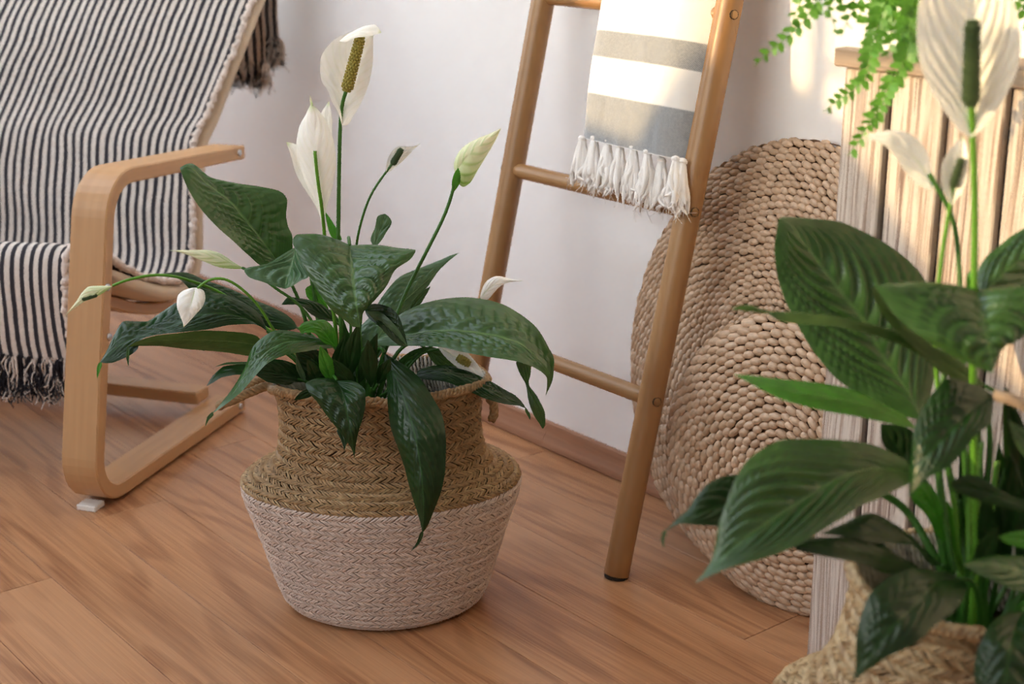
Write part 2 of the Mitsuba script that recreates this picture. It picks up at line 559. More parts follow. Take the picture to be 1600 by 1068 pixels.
def ribbon(path, th, off0, off1, ch=.0025):
    """a bent laminated strip: path in the chair's side plane (x, z), thickness th, from off0 to off1 across; uv along and across"""
    p = np.asarray(path, float)
    t = np.gradient(p, axis=0)
    t /= np.linalg.norm(t, axis=1, keepdims=True)
    nn = np.stack([-t[:, 1], t[:, 0]], 1)
    h = th / 2
    sec = [(-h + ch, off0), (h - ch, off0), (h, off0 + ch), (h, off1 - ch), (h - ch, off1), (-h + ch, off1), (-h, off1 - ch), (-h, off0 + ch)]
    L = np.concatenate([[0], np.cumsum(np.linalg.norm(np.diff(p, axis=0), axis=1))])
    v = np.array([[Ch(*(p[i] + nn[i] * a)[[0]], o, (p[i] + nn[i] * a)[1]) for a, o in sec] for i in range(len(p))])
    uv = np.array([[(L[i], (o if abs(a) > h - .6 * ch else a + .3)) for a, o in sec] for i in range(len(p))])
    m = len(sec)
    f = grid_faces(len(p), m, True)
    cap = np.array([[0, i, i + 1] for i in range(1, m - 1)])
    f = np.vstack([f, cap[:, ::-1], cap + (len(p) - 1) * m])
    return v.reshape(-1, 3), f, uv.reshape(-1, 2)


def dense(p, n=120):
    L = np.concatenate([[0], np.cumsum(np.linalg.norm(np.diff(p, axis=0), axis=1))])
    x = np.unique(np.concatenate([L, np.linspace(0, L[-1], n)]))
    return np.stack([np.interp(x, L, p[:, k]) for k in (0, 1)], 1)


chair = 'armchair'
tag(chair, 'bentwood armchair of light birch standing by the wall, under the striped throw', 'chair')
frame_path = dense(fillet([(.553, .509), (.086, .5465), (-.034, .0195), (.497, .0165)], [.075, .062]), 60)
for off in (0.0, .60):
    v, f, uv = ribbon(frame_path, .026, off, off + .067)
    k = put(chair + '__side_frame', (v, f), 'birch', uv=uv)
    if off == 0:
        # bolts on the outer face
        for (x, z) in ((.530, .512), (.0375, .292), (.0445, .375), (.478, .0175)):
            c = Ch(x, -.0005, z)
            b = tube([c + CL * .004, c - CL * .0012, c - CL * .003, c - CL * .0036], [.0066, .0066, .0052, .0], 14)
            put(k + '__bolt', b, 'steel', smooth=40)
        pad = box(Ch(-.022, .016, 0), CF * .030, CL * .036, UP * .010, .0015)
        put(k + '__foot_pad', pad, 'white_plastic', label='white plastic foot pad')


def bar(x0, x1, z0, z1, o0, o1):
    v, f = box(Ch(x0, o0, z0), CF * (x1 - x0), CL * (o1 - o0), UP * (z1 - z0), .003)
    uv = np.stack([(v - CA) @ CL, (v - CA) @ CF + (v - CA)[:, 2]], 1)
    return (v, f), uv


for b in ((.428, .478, .0295, .0545, .0, .667),):
    m, uv = bar(*b[:4], b[4] + (.067 if b[2] < .1 else 0), b[5] - (.067 if b[2] < .1 else 0))
    put(chair + '__crossbar', m, 'birch', uv=uv)

# the throw's line along the seat and back: pixels of its right edge, with their distance from the chair's side
edge_px = [(115, 566, .088), (108, 520, .088), (103, 450, .088), (104, 400, .088), (112, 384, .089), (150, 394, .090), (185, 412, .092), (230, 430, .095), (268, 438, .099),
           (290, 434, .103), (299, 400, .107), (300, 330, .110), (303, 262, .113), (306, 225, .113), (328, 172, .098), (350, 115, .080), (372, 58, .063), (395, 0, .050)]
edge = [(*side(u, v, o), o) for u, v, o in edge_px]
back_dir = np.array([edge[-1][0] - edge[-4][0], edge[-1][1] - edge[-4][1]])
back_dir /= np.linalg.norm(back_dir)
x, z, o = edge[-1]
for d in (.07, .15, .22):
    edge.append((x + back_dir[0] * d, z + back_dir[1] * d, o - .02))
tx_, tz_ = edge[-1][0], edge[-1][1]
edge = np.array(edge)
rail = curve(edge, 200)
rail = soften(rail, 4)
rail_n = np.gradient(rail[:, :2], axis=0)
rail_n /= np.linalg.norm(rail_n, axis=1, keepdims=True)
rail_n = np.stack([-rail_n[:, 1], rail_n[:, 0]], 1)       # up and forward of the seat
rail_L = np.concatenate([[0], np.cumsum(np.linalg.norm(np.diff(rail[:, :2], axis=0), axis=1))])
WT = .60
nu = 90


def cloth(rail3, nrm, L, width, seed, amp=.004, lift=0.0, sag=True):
    n = len(rail3)
    uu = np.linspace(0, 1, nu)
    v = np.zeros((n, nu, 3))
    for i in range(n):
        for j in range(0, nu):
            v[i, j] = Ch(rail3[i, 0], rail3[i, 2] + uu[j] * width, rail3[i, 1])
    P2 = np.stack([np.broadcast_to(uu * width, (n, nu)), np.broadcast_to(L[:, None], (n, nu)), np.zeros((n, nu))], -1)
    d = (meshkit.fbm(P2 * [26, 5, 1], 3, seed) - .5) * amp * 2.2 + (meshkit.fbm(P2 * [9, 9, 1], 2, seed + 5) - .5) * amp * 2
    dirs = np.array([CF * a + UP * b for a, b in nrm])
    v += dirs[:, None] * (d[..., None] + lift)
    lat = (meshkit.fbm(P2 * [7, 11, 1], 3, seed + 9) - .5) * .010
    v += CL * lat[..., None]
    uv = np.stack([P2[..., 0], P2[..., 1]], -1).reshape(-1, 2)
    return v, uv


throw = 'striped_throw'
tag(throw, 'black and cream striped cotton throw with fringed ends, draped over the armchair', 'throw')
v, uv = cloth(rail, rail_n, rail_L, WT, 3)
nn_ = len(rail)
put(throw + '__cloth', (v.reshape(-1, 3), grid_faces(nn_, nu)), 'throw_stripes', smooth=True, uv=uv)


def fluff(pts, r, seed):
    g = np.random.default_rng(seed)
    p = curve(pts, len(pts) * 2)
    return tube(p + g.normal(0, r * .25, p.shape), r * (0.7 + .6 * g.random(len(p))), 7)


put(throw + '__selvage', fluff(v[:, 0], .0062, 4), 'throw_selvage', smooth=True, label='fluffy cream edge')


def fringe(line, uvx, down, length, seed, per=22, spread=.010):
    g = np.random.default_rng(seed)
    ms, us = [], []
    for p, ux in zip(line, uvx):
        per_ = .0187
        q = abs((ux / per_) % 1 - .5) * 2
        for _ in range(per):
            dark = q < .62 if g.random() < .8 else g.random() < .7
            L = length * (0.75 + .35 * g.random())
            dr_ = down + g.normal(0, .16, 3)
            dr_ /= np.linalg.norm(dr_)
            a = p + g.normal(0, .0022, 3)
            pts = np.array([a, a + down * L * .3 + g.normal(0, .004, 3), a + down * L * .4 + dr_ * L * .3 + g.normal(0, spread * .5, 3), a + down * L * .35 + dr_ * L * .65 + g.normal(0, spread, 3)])
            m = tube(curve(pts, 7), np.linspace(.0017, .0009, 7), 4, caps=False)
            ms.append(m)
            us.append(np.full((len(m[0]), 2), .9 if dark else .1))
    return cat_mesh(ms), np.vstack(us)


m, us = fringe(v[0], uv.reshape(nn_, nu, 2)[0, :, 0], -UP, .066, 12)
put(throw + '__fringe', m, 'throw_yarn', smooth=True, uv=us, kind='stuff', label='black and cream yarn fringe at the seat front')
# over the top of the back and down behind it, two hanging folds
for (u_in, u_out, v_bot, dx, wid, sd) in ((362, 408, 100, .035, .40, 21), (398, 432, 62, .075, .10, 22)):
    xb = tx_ + dx
    # distance across at which the outer edge of the hanging end is seen
    off = min(np.linspace(-.45, .4, 1701), key=lambda o: abs((lambda q: 800 + FOC * q[0] / (q[1] * CP - (q[2] - CAM_H) * SP))(Ch(xb, o, .86)) - u_out))
    zb = min(np.linspace(.3, 1.3, 2001), key=lambda z_: abs((lambda q: 534 - FOC * (q[1] * SP + (q[2] - CAM_H) * CP) / (q[1] * CP - (q[2] - CAM_H) * SP))(Ch(xb, off, z_)) - v_bot))
    r2 = np.array([(xb, z_, off) for z_ in np.linspace(zb, tz_ - .02, 30)] + [(xb - dx * .5, tz_ + .012, off), (tx_ - .01, tz_ + .004, off)])
    n2 = np.tile([1.0, 0.0], (len(r2), 1))
    L2 = np.concatenate([[0], np.cumsum(np.linalg.norm(np.diff(r2[:, :2], axis=0), axis=1))])
    vv, uv2 = cloth(r2, n2, L2, wid, sd, amp=.012)
    put(throw + '__hanging_fold', (vv.reshape(-1, 3), grid_faces(len(r2), nu)), 'throw_stripes', smooth=True, uv=uv2)
    m, us = fringe(vv[0, ::2], uv2.reshape(len(r2), nu, 2)[0, ::2, 0], -UP, .045, sd)
    put(throw + '__fringe', m, 'throw_yarn', smooth=True, uv=us, kind='stuff')

# seat and back cushion under the throw, and the bent rails that carry it
i0, i1 = 46, 199
cu = rail[i0:i1]
cn = rail_n[i0:i1]


def pad(off0, off1, top, bot, key, mat, r=.018):
    m = len(cu)
    h = (top - bot) / 2
    mid = (top + bot) / 2
    sec = []
    for k in range(20):
        a = 2 * np.pi * k / 20
        c_, s_ = math.cos(a), math.sin(a)
        sec.append((np.sign(c_) * abs(c_) ** .25, np.sign(s_) * abs(s_) ** .6))
    V = np.zeros((m, 20, 3))
    for i in range(m):
        e = min(1.0, .35 + (min(i, m - 1 - i)) / 8)
        o0 = cu[i, 2] + off0
        for k, (a, b) in enumerate(sec):
            o = (o0 + off1) / 2 + a * (off1 - o0) / 2
            d = mid + b * h * e
            V[i, k] = Ch(cu[i, 0] + cn[i, 0] * d, o, cu[i, 1] + cn[i, 1] * d)
    f = grid_faces(m, 20, True)
    cap = np.array([[0, i, i + 1] for i in range(1, 19)])
    put(key, (V.reshape(-1, 3), np.vstack([f, cap[:, ::-1], cap + (m - 1) * 20])), mat, smooth=50)


pad(-.009, .60, -.006, -.044, chair + '__cushion', 'cushion_cloth')
tag(chair + '__cushion', 'beige seat and back cushion')
for o in (.13, .52):
    pp = np.stack([cu[:, 0] + cn[:, 0] * -.058, cu[:, 1] + cn[:, 1] * -.058], 1)
    vv, f, uv2 = ribbon(pp[::4], .022, o + .01, o + .055)
    put(chair + '__seat_rail', (vv, f), 'birch', uv=uv2)

# ------------------------------------------------------------------ ladder
FG = at(963, 900, 1.0)
r_ = ray(963, 900)
FG = EYE + r_ * (-CAM_H / r_[2])
LA = math.radians(13.2)
LDIR = -N * math.sin(LA) + UP * math.cos(LA)
LNRM = N * math.cos(LA) + UP * math.sin(LA)          # out of the ladder's plane towards the room
LW, RR = 0.408, 0.0195
ladder = 'ladder'
tag(ladder, 'leaning bamboo ladder with round rails and rungs, standing on the floor against the wall', 'ladder')


def pole(a, b, r, n=30, sides=20):
    p = np.linspace(a, b, n)
    v, f = tube(p, r, sides)
    L = np.linalg.norm(b - a)
    k = np.arange(len(v))
    uv = np.stack([np.where(k < n * sides, (k // sides) / (n - 1) * L, 0), (k % sides) / sides * 2 * np.pi * r], 1)
    return v, f, uv


RUNGS = [.276 + .2855 * k for k in range(4)]
for sd in (0, 1):
    a = FG + D * LW * sd
    a = a + UP * .004
    v, f, uv = pole(a, a + LDIR * 1.155, RR)
    uv[:, 0] += sd * .13
    k = put(ladder + '__rail', (v, f), 'bamboo', smooth=45, uv=uv)
    put(k + '__rubber_foot', tube([a - UP * .004, a + LDIR * .003], [RR * .96, RR * .98], 18), 'dark_hole', smooth=45)
    for t in RUNGS:
        # recessed hex bolt on the outer side of the right rail
        d = -D if sd == 0 else D
        d = d * .95 + LNRM * .30
        d /= np.linalg.norm(d)
        c = FG + UP * .004 + D * LW * sd + LDIR * t
        put(k + '__screw', cat_mesh([tube([c + d * (RR - .004), c + d * (RR + .0006), c + d * (RR + .0016), c + d * (RR + .0012)], [.0062, .0062, .0048, .0030], 14),
                                     tube([c + d * (RR - .004), c + d * (RR + .0018)], [.0018, .0015], 6)]), 'bronze', smooth=40)
        put(k + '__screw_hole', tube([c + d * (RR - .006), c + d * (RR + .0003)], [.0070, .0070], 16), 'dark_hole', smooth=40)
for t in RUNGS:
    a = FG + UP * .004 + LDIR * t
    v, f, uv = pole(a + D * .010, a + D * (LW - .010), .0125, 20, 16)
    uv[:, 1] += t
    put(ladder + '__rung', (v, f), 'bamboo', smooth=45, uv=uv)

# ------------------------------------------------------------------ towel over the ladder
towel = 'towel'
tag(towel, 'white and grey striped cotton towel with knotted tassels, folded over the bamboo ladder', 'towel')


def lad(u, v, off):
    """the point seen at (u, v) in the plane of the ladder moved off metres into the room"""
    r = ray(u, v)
    o = FG + LNRM * off
    return EYE + r * (np.dot(o - EYE, LNRM) / np.dot(r, LNRM))


TO = RR + .012
left = [lad(*p, TO) for p in [(904, 214), (909, 165), (917, 95), (926, 40), (932, 0), (938, -45), (950, -120), (964, -210)]]
right = [lad(*p, TO) for p in [(1069, 252), (1076, 200), (1093, 103), (1102, 55), (1110, 0), (1118, -50), (1131, -130), (1146, -215)]]
lc, rc = curve(left, 90), curve(right, 90)
nu2 = 60
uu = np.linspace(0, 1, nu2)
bl = np.array([0, 0, 0])
V = lc[:, None] + (rc - lc)[:, None] * uu[None, :, None]
Lv = np.concatenate([[0], np.cumsum(np.linalg.norm(np.diff((lc + rc) / 2, axis=0), axis=1))])
P2 = np.stack([np.broadcast_to(uu * .2, (90, nu2)), np.broadcast_to(Lv[:, None], (90, nu2)), np.zeros((90, nu2))], -1)
bul = .012 * np.sin(np.pi * uu) ** .7 - .034 * np.clip((uu - .74) / .26, 0, 1) ** 1.8 - .012 * np.clip((.12 - uu) / .12, 0, 1) ** 2
d = bul[None] + (meshkit.fbm(P2 * [34, 7, 1], 3, 2) - .5) * .010 * np.exp(-Lv[:, None] / .25)
V = V + LNRM * d[..., None]
uvt = np.stack([P2[..., 0], P2[..., 1] + 0 * P2[..., 0]], -1)
put(towel + '__front_layer', (V.reshape(-1, 3), grid_faces(90, nu2)), 'towel_cloth', smooth=True, uv=uvt.reshape(-1, 2))
# the layers folded behind, a little to the right and hanging less low
for (dl, sft, zb, tb) in ((-.012, -.008, .060, 31), (-.024, -.014, .030, 32)):
    sel = Lv >= zb
    lc2, rc2 = lc[sel] - D * .02, rc[sel] - D * sft
    V2 = lc2[:, None] + (rc2 - lc2)[:, None] * uu[None, :, None]
    V2 = V2 + LNRM * (dl - TO * .0 + (meshkit.fbm(P2[sel] * [20, 6, 1], 2, tb) - .5) * .006 - .012 * np.clip((uu - .85) / .15, 0, 1) ** 2)[..., None]
    uv3 = np.stack([P2[sel][..., 0], P2[sel][..., 1] + .09], -1)
    put(towel + '__back_layer', (V2.reshape(-1, 3), grid_faces(int(sel.sum()), nu2)), 'towel_cloth', smooth=True, uv=uv3.reshape(-1, 2))


def tassel(p, dvec, length, width, seed):
    g = np.random.default_rng(seed)
    ms = []
    side_ = -D
    out = LNRM
    kn = trimesh.creation.icosphere(2, 1.0)
    kv = np.array(kn.vertices)
    kv = kv * (1 + .18 * (meshkit.fbm(kv * 2.2 + seed, 2) - .5))[:, None]
    ms.append((p + kv @ np.array([side_ * .0075, out * .0065, UP * .0055]), np.array(kn.faces)))
    for i in range(30):
        a = 2 * np.pi * g.random()
        q = g.random() ** .5
        o = side_ * math.cos(a) * q * width + out * math.sin(a) * q * width * .7
        L = length * (.80 + .28 * g.random())
        pts = [p + o * .25, p + o * .55 + dvec * L * .25, p + o * .9 + dvec * L * .5 + g.normal(0, .0015, 3), p + o * 1.25 + dvec * L * .78 + g.normal(0, .003, 3), p + o * 1.15 + dvec * L + g.normal(0, .006, 3)]
        ms.append(tube(curve(pts, 10), np.array([.0032, .0040, .0046, .0050, .0052, .0052, .0048, .0040, .0028, .0010]), 6))
    for i in range(14):
        a = 2 * np.pi * g.random()
        o = (side_ * math.cos(a) + out * math.sin(a) * .7) * width
        pts = [p + o * .9 + dvec * length * .6, p + o * 1.2 + dvec * length * .9 + g.normal(0, .004, 3), p + o * 1.3 + dvec * length * (1.02 + .15 * g.random()) + g.normal(0, .008, 3)]
        ms.append(tube(curve(pts, 8), np.linspace(.0007, .0003, 8), 4, caps=False))
    return cat_mesh(ms)


kn_px = [(910, 217, 0), (929, 217, 0), (950, 221, 0), (969, 226, 0), (990, 231, 0), (1012, 238, 0), (1034, 250, -.012), (1056, 249, 0), (1067, 252, -.006)]
ln_px = [72, 80, 80, 82, 84, 88, 80, 82, 80]
for i, ((u, v_, o), lp) in enumerate(zip(kn_px, ln_px)):
    p = lad(u, v_, TO + .004 + o)
    q = lad(u - 6, v_ + lp, TO + .004 + o)
    L = np.linalg.norm(q - p)
    put(towel + '__tassel', tassel(p, (q - p) / L, L * .93, .0112 if i != 8 else .007, 50 + i), 'tassel_yarn', smooth=60)

# ------------------------------------------------------------------ woven round poufs leaning on the wall


def pouf(name, c, Rr, psi, tau, dome, rows, nout, label, seed):
    tag(name, label, 'pouf')
    g = np.random.default_rng(seed)
    ca, sa = math.cos(psi), math.sin(psi)
    nh = np.array([N[0] * ca - N[1] * sa, N[0] * sa + N[1] * ca, 0])
    tt = np.array([-nh[1], nh[0], 0])
    nn = nh * math.cos(tau) + UP * math.sin(tau)
    uq = np.cross(tt, nn)
    uq = uq * np.sign(uq[2])
    ex = 2.6

    def prof_(x):                       # x from 0 (centre) to 1 (rim) and on to 1.12 (turned under)
        r = np.minimum(x, 1.0)
        return r * Rr, dome * np.maximum(1 - r ** ex, 0) ** .75 - np.maximum(x - 1, 0) * .25 * Rr
    xs = np.linspace(0, 1, 800)
    rr, hh = prof_(xs)
    L = np.concatenate([[0], np.cumsum(np.hypot(np.diff(rr), np.diff(hh)))])
    step = L[-1] / rows
    # body
    a = np.arange(72) * 2 * np.pi / 72
    xi = np.linspace(0.001, 1, 26)
    rb, hb = prof_(xi)
    V = c + rb[:, None, None] * .985 * (np.cos(a)[None, :, None] * tt + np.sin(a)[None, :, None] * uq) + (hb[:, None, None] - .0025) * nn
    back = c + np.array([.93, .001])[:, None, None] * Rr * (np.cos(a)[None, :, None] * tt + np.sin(a)[None, :, None] * uq) + np.array([-.012, -.014])[:, None, None] * nn
    V = np.concatenate([V, back], 0)
    put(name + '__body', (V.reshape(-1, 3), grid_faces(len(V), 72, True)), 'hyacinth_gap', smooth=50)
    for k in range(rows + 2):
        l = (k + .5) * step
        if k < rows:
            x = np.interp(l, L, xs)
            r, h = np.interp(l, L, rr), np.interp(l, L, hh)
            r2, h2 = np.interp(min(l + .002, L[-1]), L, rr), np.interp(min(l + .002, L[-1]), L, hh)
            r1, h1 = np.interp(max(l - .002, 0), L, rr), np.interp(max(l - .002, 0), L, hh)
            dr_, dh = (r2 - r1), (h2 - h1)
        else:                            # the turned edge
            j = k - rows
            r, h = Rr * (1.0 + .004 - .022 * j), -.003 - .008 * j
            dr_, dh = -.3, -1.0
        q = np.hypot(dr_, dh)
        dr_, dh = dr_ / q, dh / q
        frac = r / Rr
        n = nout if frac > .66 else nout * 2 // 3 if frac > .44 else nout // 2 if frac > .26 else nout // 3 if frac > .13 else max(5, nout // 6)
        if k >= rows:
            n = nout
        lt = 2 * np.pi * r / n * .60
        th = (np.arange(n) + .5 * (k % 2) + g.normal(0, .03, n)) * 2 * np.pi / n + .02 * k
        er = np.cos(th)[:, None] * tt + np.sin(th)[:, None] * uq
        et = -np.sin(th)[:, None] * tt + np.cos(th)[:, None] * uq
        b = er * dr_ + nn * dh
        m = np.cross(et, b)
        m = m * np.sign((m @ nn + (er * m).sum(1) * .3))[:, None]
        pos = c + er * (r + g.normal(0, .0006, n)[:, None]) + nn * (h + g.normal(0, .0005, n))[:, None]
        tilt = .27 + g.normal(0, .05, n)
        e1 = et * np.cos(tilt)[:, None] + b * np.sin(tilt)[:, None]
        e2 = b * np.cos(tilt)[:, None] - et * np.sin(tilt)[:, None]
        v, f, ids = ellipsoids(pos, e1, e2, m, lt * (1 + g.normal(0, .06, n)), step * .56 * (1 + g.normal(0, .07, n)), step * .50, nu=8, nv=7)
        rnd = np.clip(g.random(n) * .8 + g.normal(0, .15), 0, 1)
        put(name + '__coil', (v, f), 'hyacinth', smooth=True, uv=np.stack([rnd[ids], np.zeros(len(ids))], 1))


SC = 1.03 / .86
pouf('woven_pouf', np.array([.344, 1.761, .271]) * SC + N * .021 + UP * .006, .2751 * SC, math.radians(-3.7), math.radians(10.5), .032, 33, 100,
     'large round woven pouf of brown water hyacinth leaning on the wall behind the ladder', 3)
pouf('woven_pouf_001', np.array([.339, 1.671, .181]) * SC + N * .006, .1800 * SC, math.radians(9.4), math.radians(5.5), .034, 19, 60,
     'smaller round woven pouf leaning on the large one, its edge tucked behind the crate', 4)

# ------------------------------------------------------------------ crate
CW = .375
crate = 'wooden_crate'
tag(crate, 'whitewashed upright wooden crate of vertical boards, behind the right-hand lily, carrying the fern', 'crate')
CS = .722
C0 = R(CS, CW)                                   # near left corner of its front
CD, CT = .13, .842
gaps = [0, .0655, .1385, .2115, .2845, .3575, .43]


def board(s0, s1, w0, th, z0, z1, key, mat='whitewashed_wood', along='z', ch=.0018):
    v, f = box(R(CS + s0, CW + w0 - th, z0), -D * (s1 - s0), N * th, UP * (z1 - z0), ch)
    q = v - C0
    s, z, w = q @ -D, v[:, 2], q @ N
    o = rng.random(2) * 30
    uv = np.stack([z + o[0], s + w + o[1]], 1) if along == 'z' else np.stack([s + w + o[0], z + o[1]], 1)
    return put(key, (v, f), mat, uv=uv)


for a, b in zip(gaps[:-1], gaps[1:]):
    board(a + .001, b - .0075, -.002, .013, .004, CT - .020 - .002, crate + '__board')
board(-.007, .44, .009, .022, CT - .020, CT, crate + '__top_batten', 'weathered_wood', 's')
tag(crate + '__top_batten', 'brown weathered top rail')
for z in (.10, .44):
    board(.004, .425, -.017, .016, z, z + .06, crate + '__inner_rail', 'dark_wood', 's')
for s in (.0, .415):
    v, f = box(R(CS + s, CW - CD, .004), -D * .014, N * (CD - .018), UP * (CT - .03), .0015)
    q = v - C0
    put(crate + '__side_panel', (v, f), 'whitewashed_wood', uv=np.stack([v[:, 2] + s * 9, q @ N], 1))
v, f = box(R(CS + .014, CW - CD, .004), -D * .40, N * .006, UP * (CT - .03), .001)
put(crate + '__back_panel', (v, f), 'dark_wood', uv=np.stack([v[:, 2], (v - C0) @ -D], 1))
v, f = box(R(CS, CW - CD, CT - .022), -D * .43, N * (CD - .016), UP * .014, .001)
put(crate + '__top_panel', (v, f), 'weathered_wood', uv=np.stack([(v - C0) @ -D, (v - C0) @ N], 1))

# ------------------------------------------------------------------ baskets


def basket(name, cen, prof, split, k_fn, rowh, spacing, mats, label, seed, hollow, handle_dir):
    """prof: (z, r) from the floor up; split: row height at which the paint ends; k_fn(z): how oval"""
    tag(name, label, 'basket')
    g = np.random.default_rng(seed)
    az = math.atan2(cen[0], cen[1])
    ff, rr = np.array([math.sin(az), math.cos(az), 0]), np.array([math.cos(az), -math.sin(az), 0])
    P = np.array(prof, float)
    L = np.concatenate([[0], np.cumsum(np.hypot(*np.diff(P, axis=0).T))])
    zf, rf = PchipInterpolator(L, P[:, 0]), PchipInterpolator(L, P[:, 1])
    dzf, drf = zf.derivative(), rf.derivative()

    def S(th, l):
        z, r, k = zf(l), rf(l), k_fn(zf(l))
        wob = 1 + .010 * np.sin(3 * th + seed) + .008 * np.sin(5 * th + 2 * seed)
        p = cen + (r * wob * np.cos(th))[:, None] * rr + (r * wob * k * np.sin(th))[:, None] * ff + np.asarray(z)[:, None] * UP
        t = (-r * np.sin(th))[:, None] * rr + (r * k * np.cos(th))[:, None] * ff
        t /= np.linalg.norm(t, axis=1, keepdims=True)
        b = (drf(l) * np.cos(th))[:, None] * rr + (drf(l) * k * np.sin(th))[:, None] * ff + np.asarray(dzf(l))[:, None] * UP
        b /= np.linalg.norm(b, axis=1, keepdims=True)
        n = np.cross(t, b)
        n /= np.linalg.norm(n, axis=1, keepdims=True)
        return p, t, b, n

    nl = 60
    th = np.arange(96) * 2 * np.pi / 96
    V = np.array([(lambda q: q[0] - q[3] * .0022)(S(th, np.full(96, l))) for l in np.linspace(L[0], L[-1], nl)])
    sp = np.searchsorted(zf(np.linspace(L[0], L[-1], nl)), split)
    put(name + '__lower_wall', (V[:sp + 1].reshape(-1, 3), grid_faces(sp + 1, 96, True)), 'paint_gap' if mats[1] == 'painted_straw' else 'straw_gap', smooth=True)
    put(name + '__upper_wall', (V[sp:].reshape(-1, 3), grid_faces(nl - sp, 96, True)), 'straw_gap', smooth=True)
    base = np.concatenate([V[0], [cen + UP * .003]])
    fb = np.stack([np.arange(96), (np.arange(96) + 1) % 96, np.full(96, 96)], 1)
    put(name + '__bottom', (base, fb), 'straw_gap')
    # herringbone strands, row by row
    rows = int(L[-1] / rowh)
    out = {0: [], 1: []}
    uvs = {0: [], 1: []}
    na, nb = 5, 3
    al = np.linspace(-1, 1, na)
    for k in range(rows):
        lm = (k + .5) * L[-1] / rows
        z = float(zf(lm))
        which = 1 if z < split else 0
        r = float(rf(lm))
        per = 2 * np.pi * r * math.sqrt((1 + float(k_fn(z)) ** 2) / 2)
        n = int(per / spacing)
        # even arc length round the oval
        tt = np.linspace(0, 2 * np.pi, 721)
        kk = float(k_fn(z))
        arc = np.concatenate([[0], np.cumsum(np.hypot(np.diff(np.cos(tt)), kk * np.diff(np.sin(tt))))])
        th0 = np.interp((np.arange(n) + g.normal(0, .09, n)) / n * arc[-1] % arc[-1], arc, tt)
        slant = (1 if k % 2 else -1) * spacing * 1.15
        half = L[-1] / rows * .545
        rgh = .30 if which else 1.0
        pts = np.zeros((n, na, nb, 3))
        hfac = 1 + g.normal(0, .20, n) * rgh
        for i, a in enumerate(al):
            l = np.clip(np.full(n, lm + a * half) + g.normal(0, .0005, n), 1e-5, L[-1] - 1e-5)
            dth = slant * a / (r * np.sqrt(np.sin(th0) ** 2 + (kk * np.cos(th0)) ** 2))
            p, t, b, nm = S(th0 + dth, l)
            hgt = (math.cos(a * 1.4)) * .0034 - .0014
            for j, c in enumerate((-1, 0, 1)):
                wd = spacing * .46 * (1 - .30 * abs(a) ** 3)
                pts[:, i, j] = p + t * (c * wd) + nm * ((hgt * (1 - .55 * abs(c)) - .0011 * abs(c)) * hfac * (.62 if which else 1.0) * rowh / .0085)[:, None]
        f = grid_faces(na, nb)
        f = (f[None] + (np.arange(n) * na * nb)[:, None, None]).reshape(-1, 3)
        out[which].append((pts.reshape(-1, 3), f))
        uvs[which].append(np.stack([np.repeat(g.random(n), na * nb), np.zeros(n * na * nb)], 1))
    put(name + '__weave', cat_mesh(out[0]), mats[0], smooth=True, uv=np.vstack(uvs[0]), kind='stuff', label='tan herringbone weave')
    if out[1]:
        put(name + '__lower_weave', cat_mesh(out[1]), mats[1], smooth=True, uv=np.vstack(uvs[1]), kind='stuff', label='white painted lower weave' if mats[1] == 'painted_straw' else None)
    # the inside, seen over the rim
    th = np.arange(120) * 2 * np.pi / 120
    ls = np.linspace(L[-1] - .115, L[-1], 12)
    inn = np.array([(lambda q: q[0] - q[3] * .006)(S(th, np.full(120, l))) for l in ls])
    put(name + '__lining', (inn.reshape(-1, 3), grid_faces(12, 120, True)[:, ::-1]), 'straw_gap', smooth=True)
    c_, t_, b_, n_, r_ = [], [], [], [], []
    for j, l in enumerate(np.linspace(L[-1] - .075, L[-1] - .004, 8)):
        m = 150
        p, t, b, nm = S((np.arange(m) + .5 * (j % 2)) * 2 * np.pi / m, np.full(m, l))
        c_.append(p - nm * .0065)
        t_.append(b * .9 + t * .35)
        b_.append(t)
        n_.append(nm)
    c_, t_, b_, n_ = map(np.vstack, (c_, t_, b_, n_))
    t_ /= np.linalg.norm(t_, axis=1, keepdims=True)
    v, f, ids = ellipsoids(c_, t_, b_, n_, .0078, .0026, .0026, 6, 5)
    put(name + '__inner_weave', (v, f), 'inner_straw', smooth=True, uv=np.stack([np.random.default_rng(4).random(len(c_))[ids], np.zeros(len(ids))], 1), kind='stuff', label='pale grey weave inside the rim')
    # plaited rim
    m = 150
    th = np.linspace(0, 2 * np.pi, m)
    wob = g.normal(0, .0012, m)
    wob[-1] = wob[0]
    p, t, b, nm = S(th, np.full(m, L[-1] - .002))
    mean = p + UP * (.002 + .0025 * np.sin(4 * th + seed) + wob)[:, None]
    ms = []
    for s in range(3):
        ph = th * 46 + s * 2 * np.pi / 3
        q = mean + nm * (.0042 * np.cos(ph))[:, None] + UP * (.0038 * np.sin(ph))[:, None]
        qq = curve(q, 520)
        ms.append(tube(qq, .0034, 6, caps=False))
    mm = cat_mesh(ms)
    put(name + '__rim', mm, mats[0], smooth=True, uv=np.stack([np.repeat(np.random.default_rng(2).random(len(mm[0]) // 6 + 1), 6)[:len(mm[0])], np.zeros(len(mm[0]))], 1))
    return S, L, rr, ff


def rope(pts, r, turns_per_m=48, sides=8, strands=3):
    p = curve(pts, 140)
    t, a, b = frames(p)
    L = np.concatenate([[0], np.cumsum(np.linalg.norm(np.diff(p, axis=0), axis=1))])
    ms = []
    for s in range(strands):
        ph = L * turns_per_m * 2 * np.pi + s * 2 * np.pi / strands
        ms.append(tube(p + r * .55 * (np.cos(ph)[:, None] * a + np.sin(ph)[:, None] * b), r * .58, sides))
    return cat_mesh(ms)


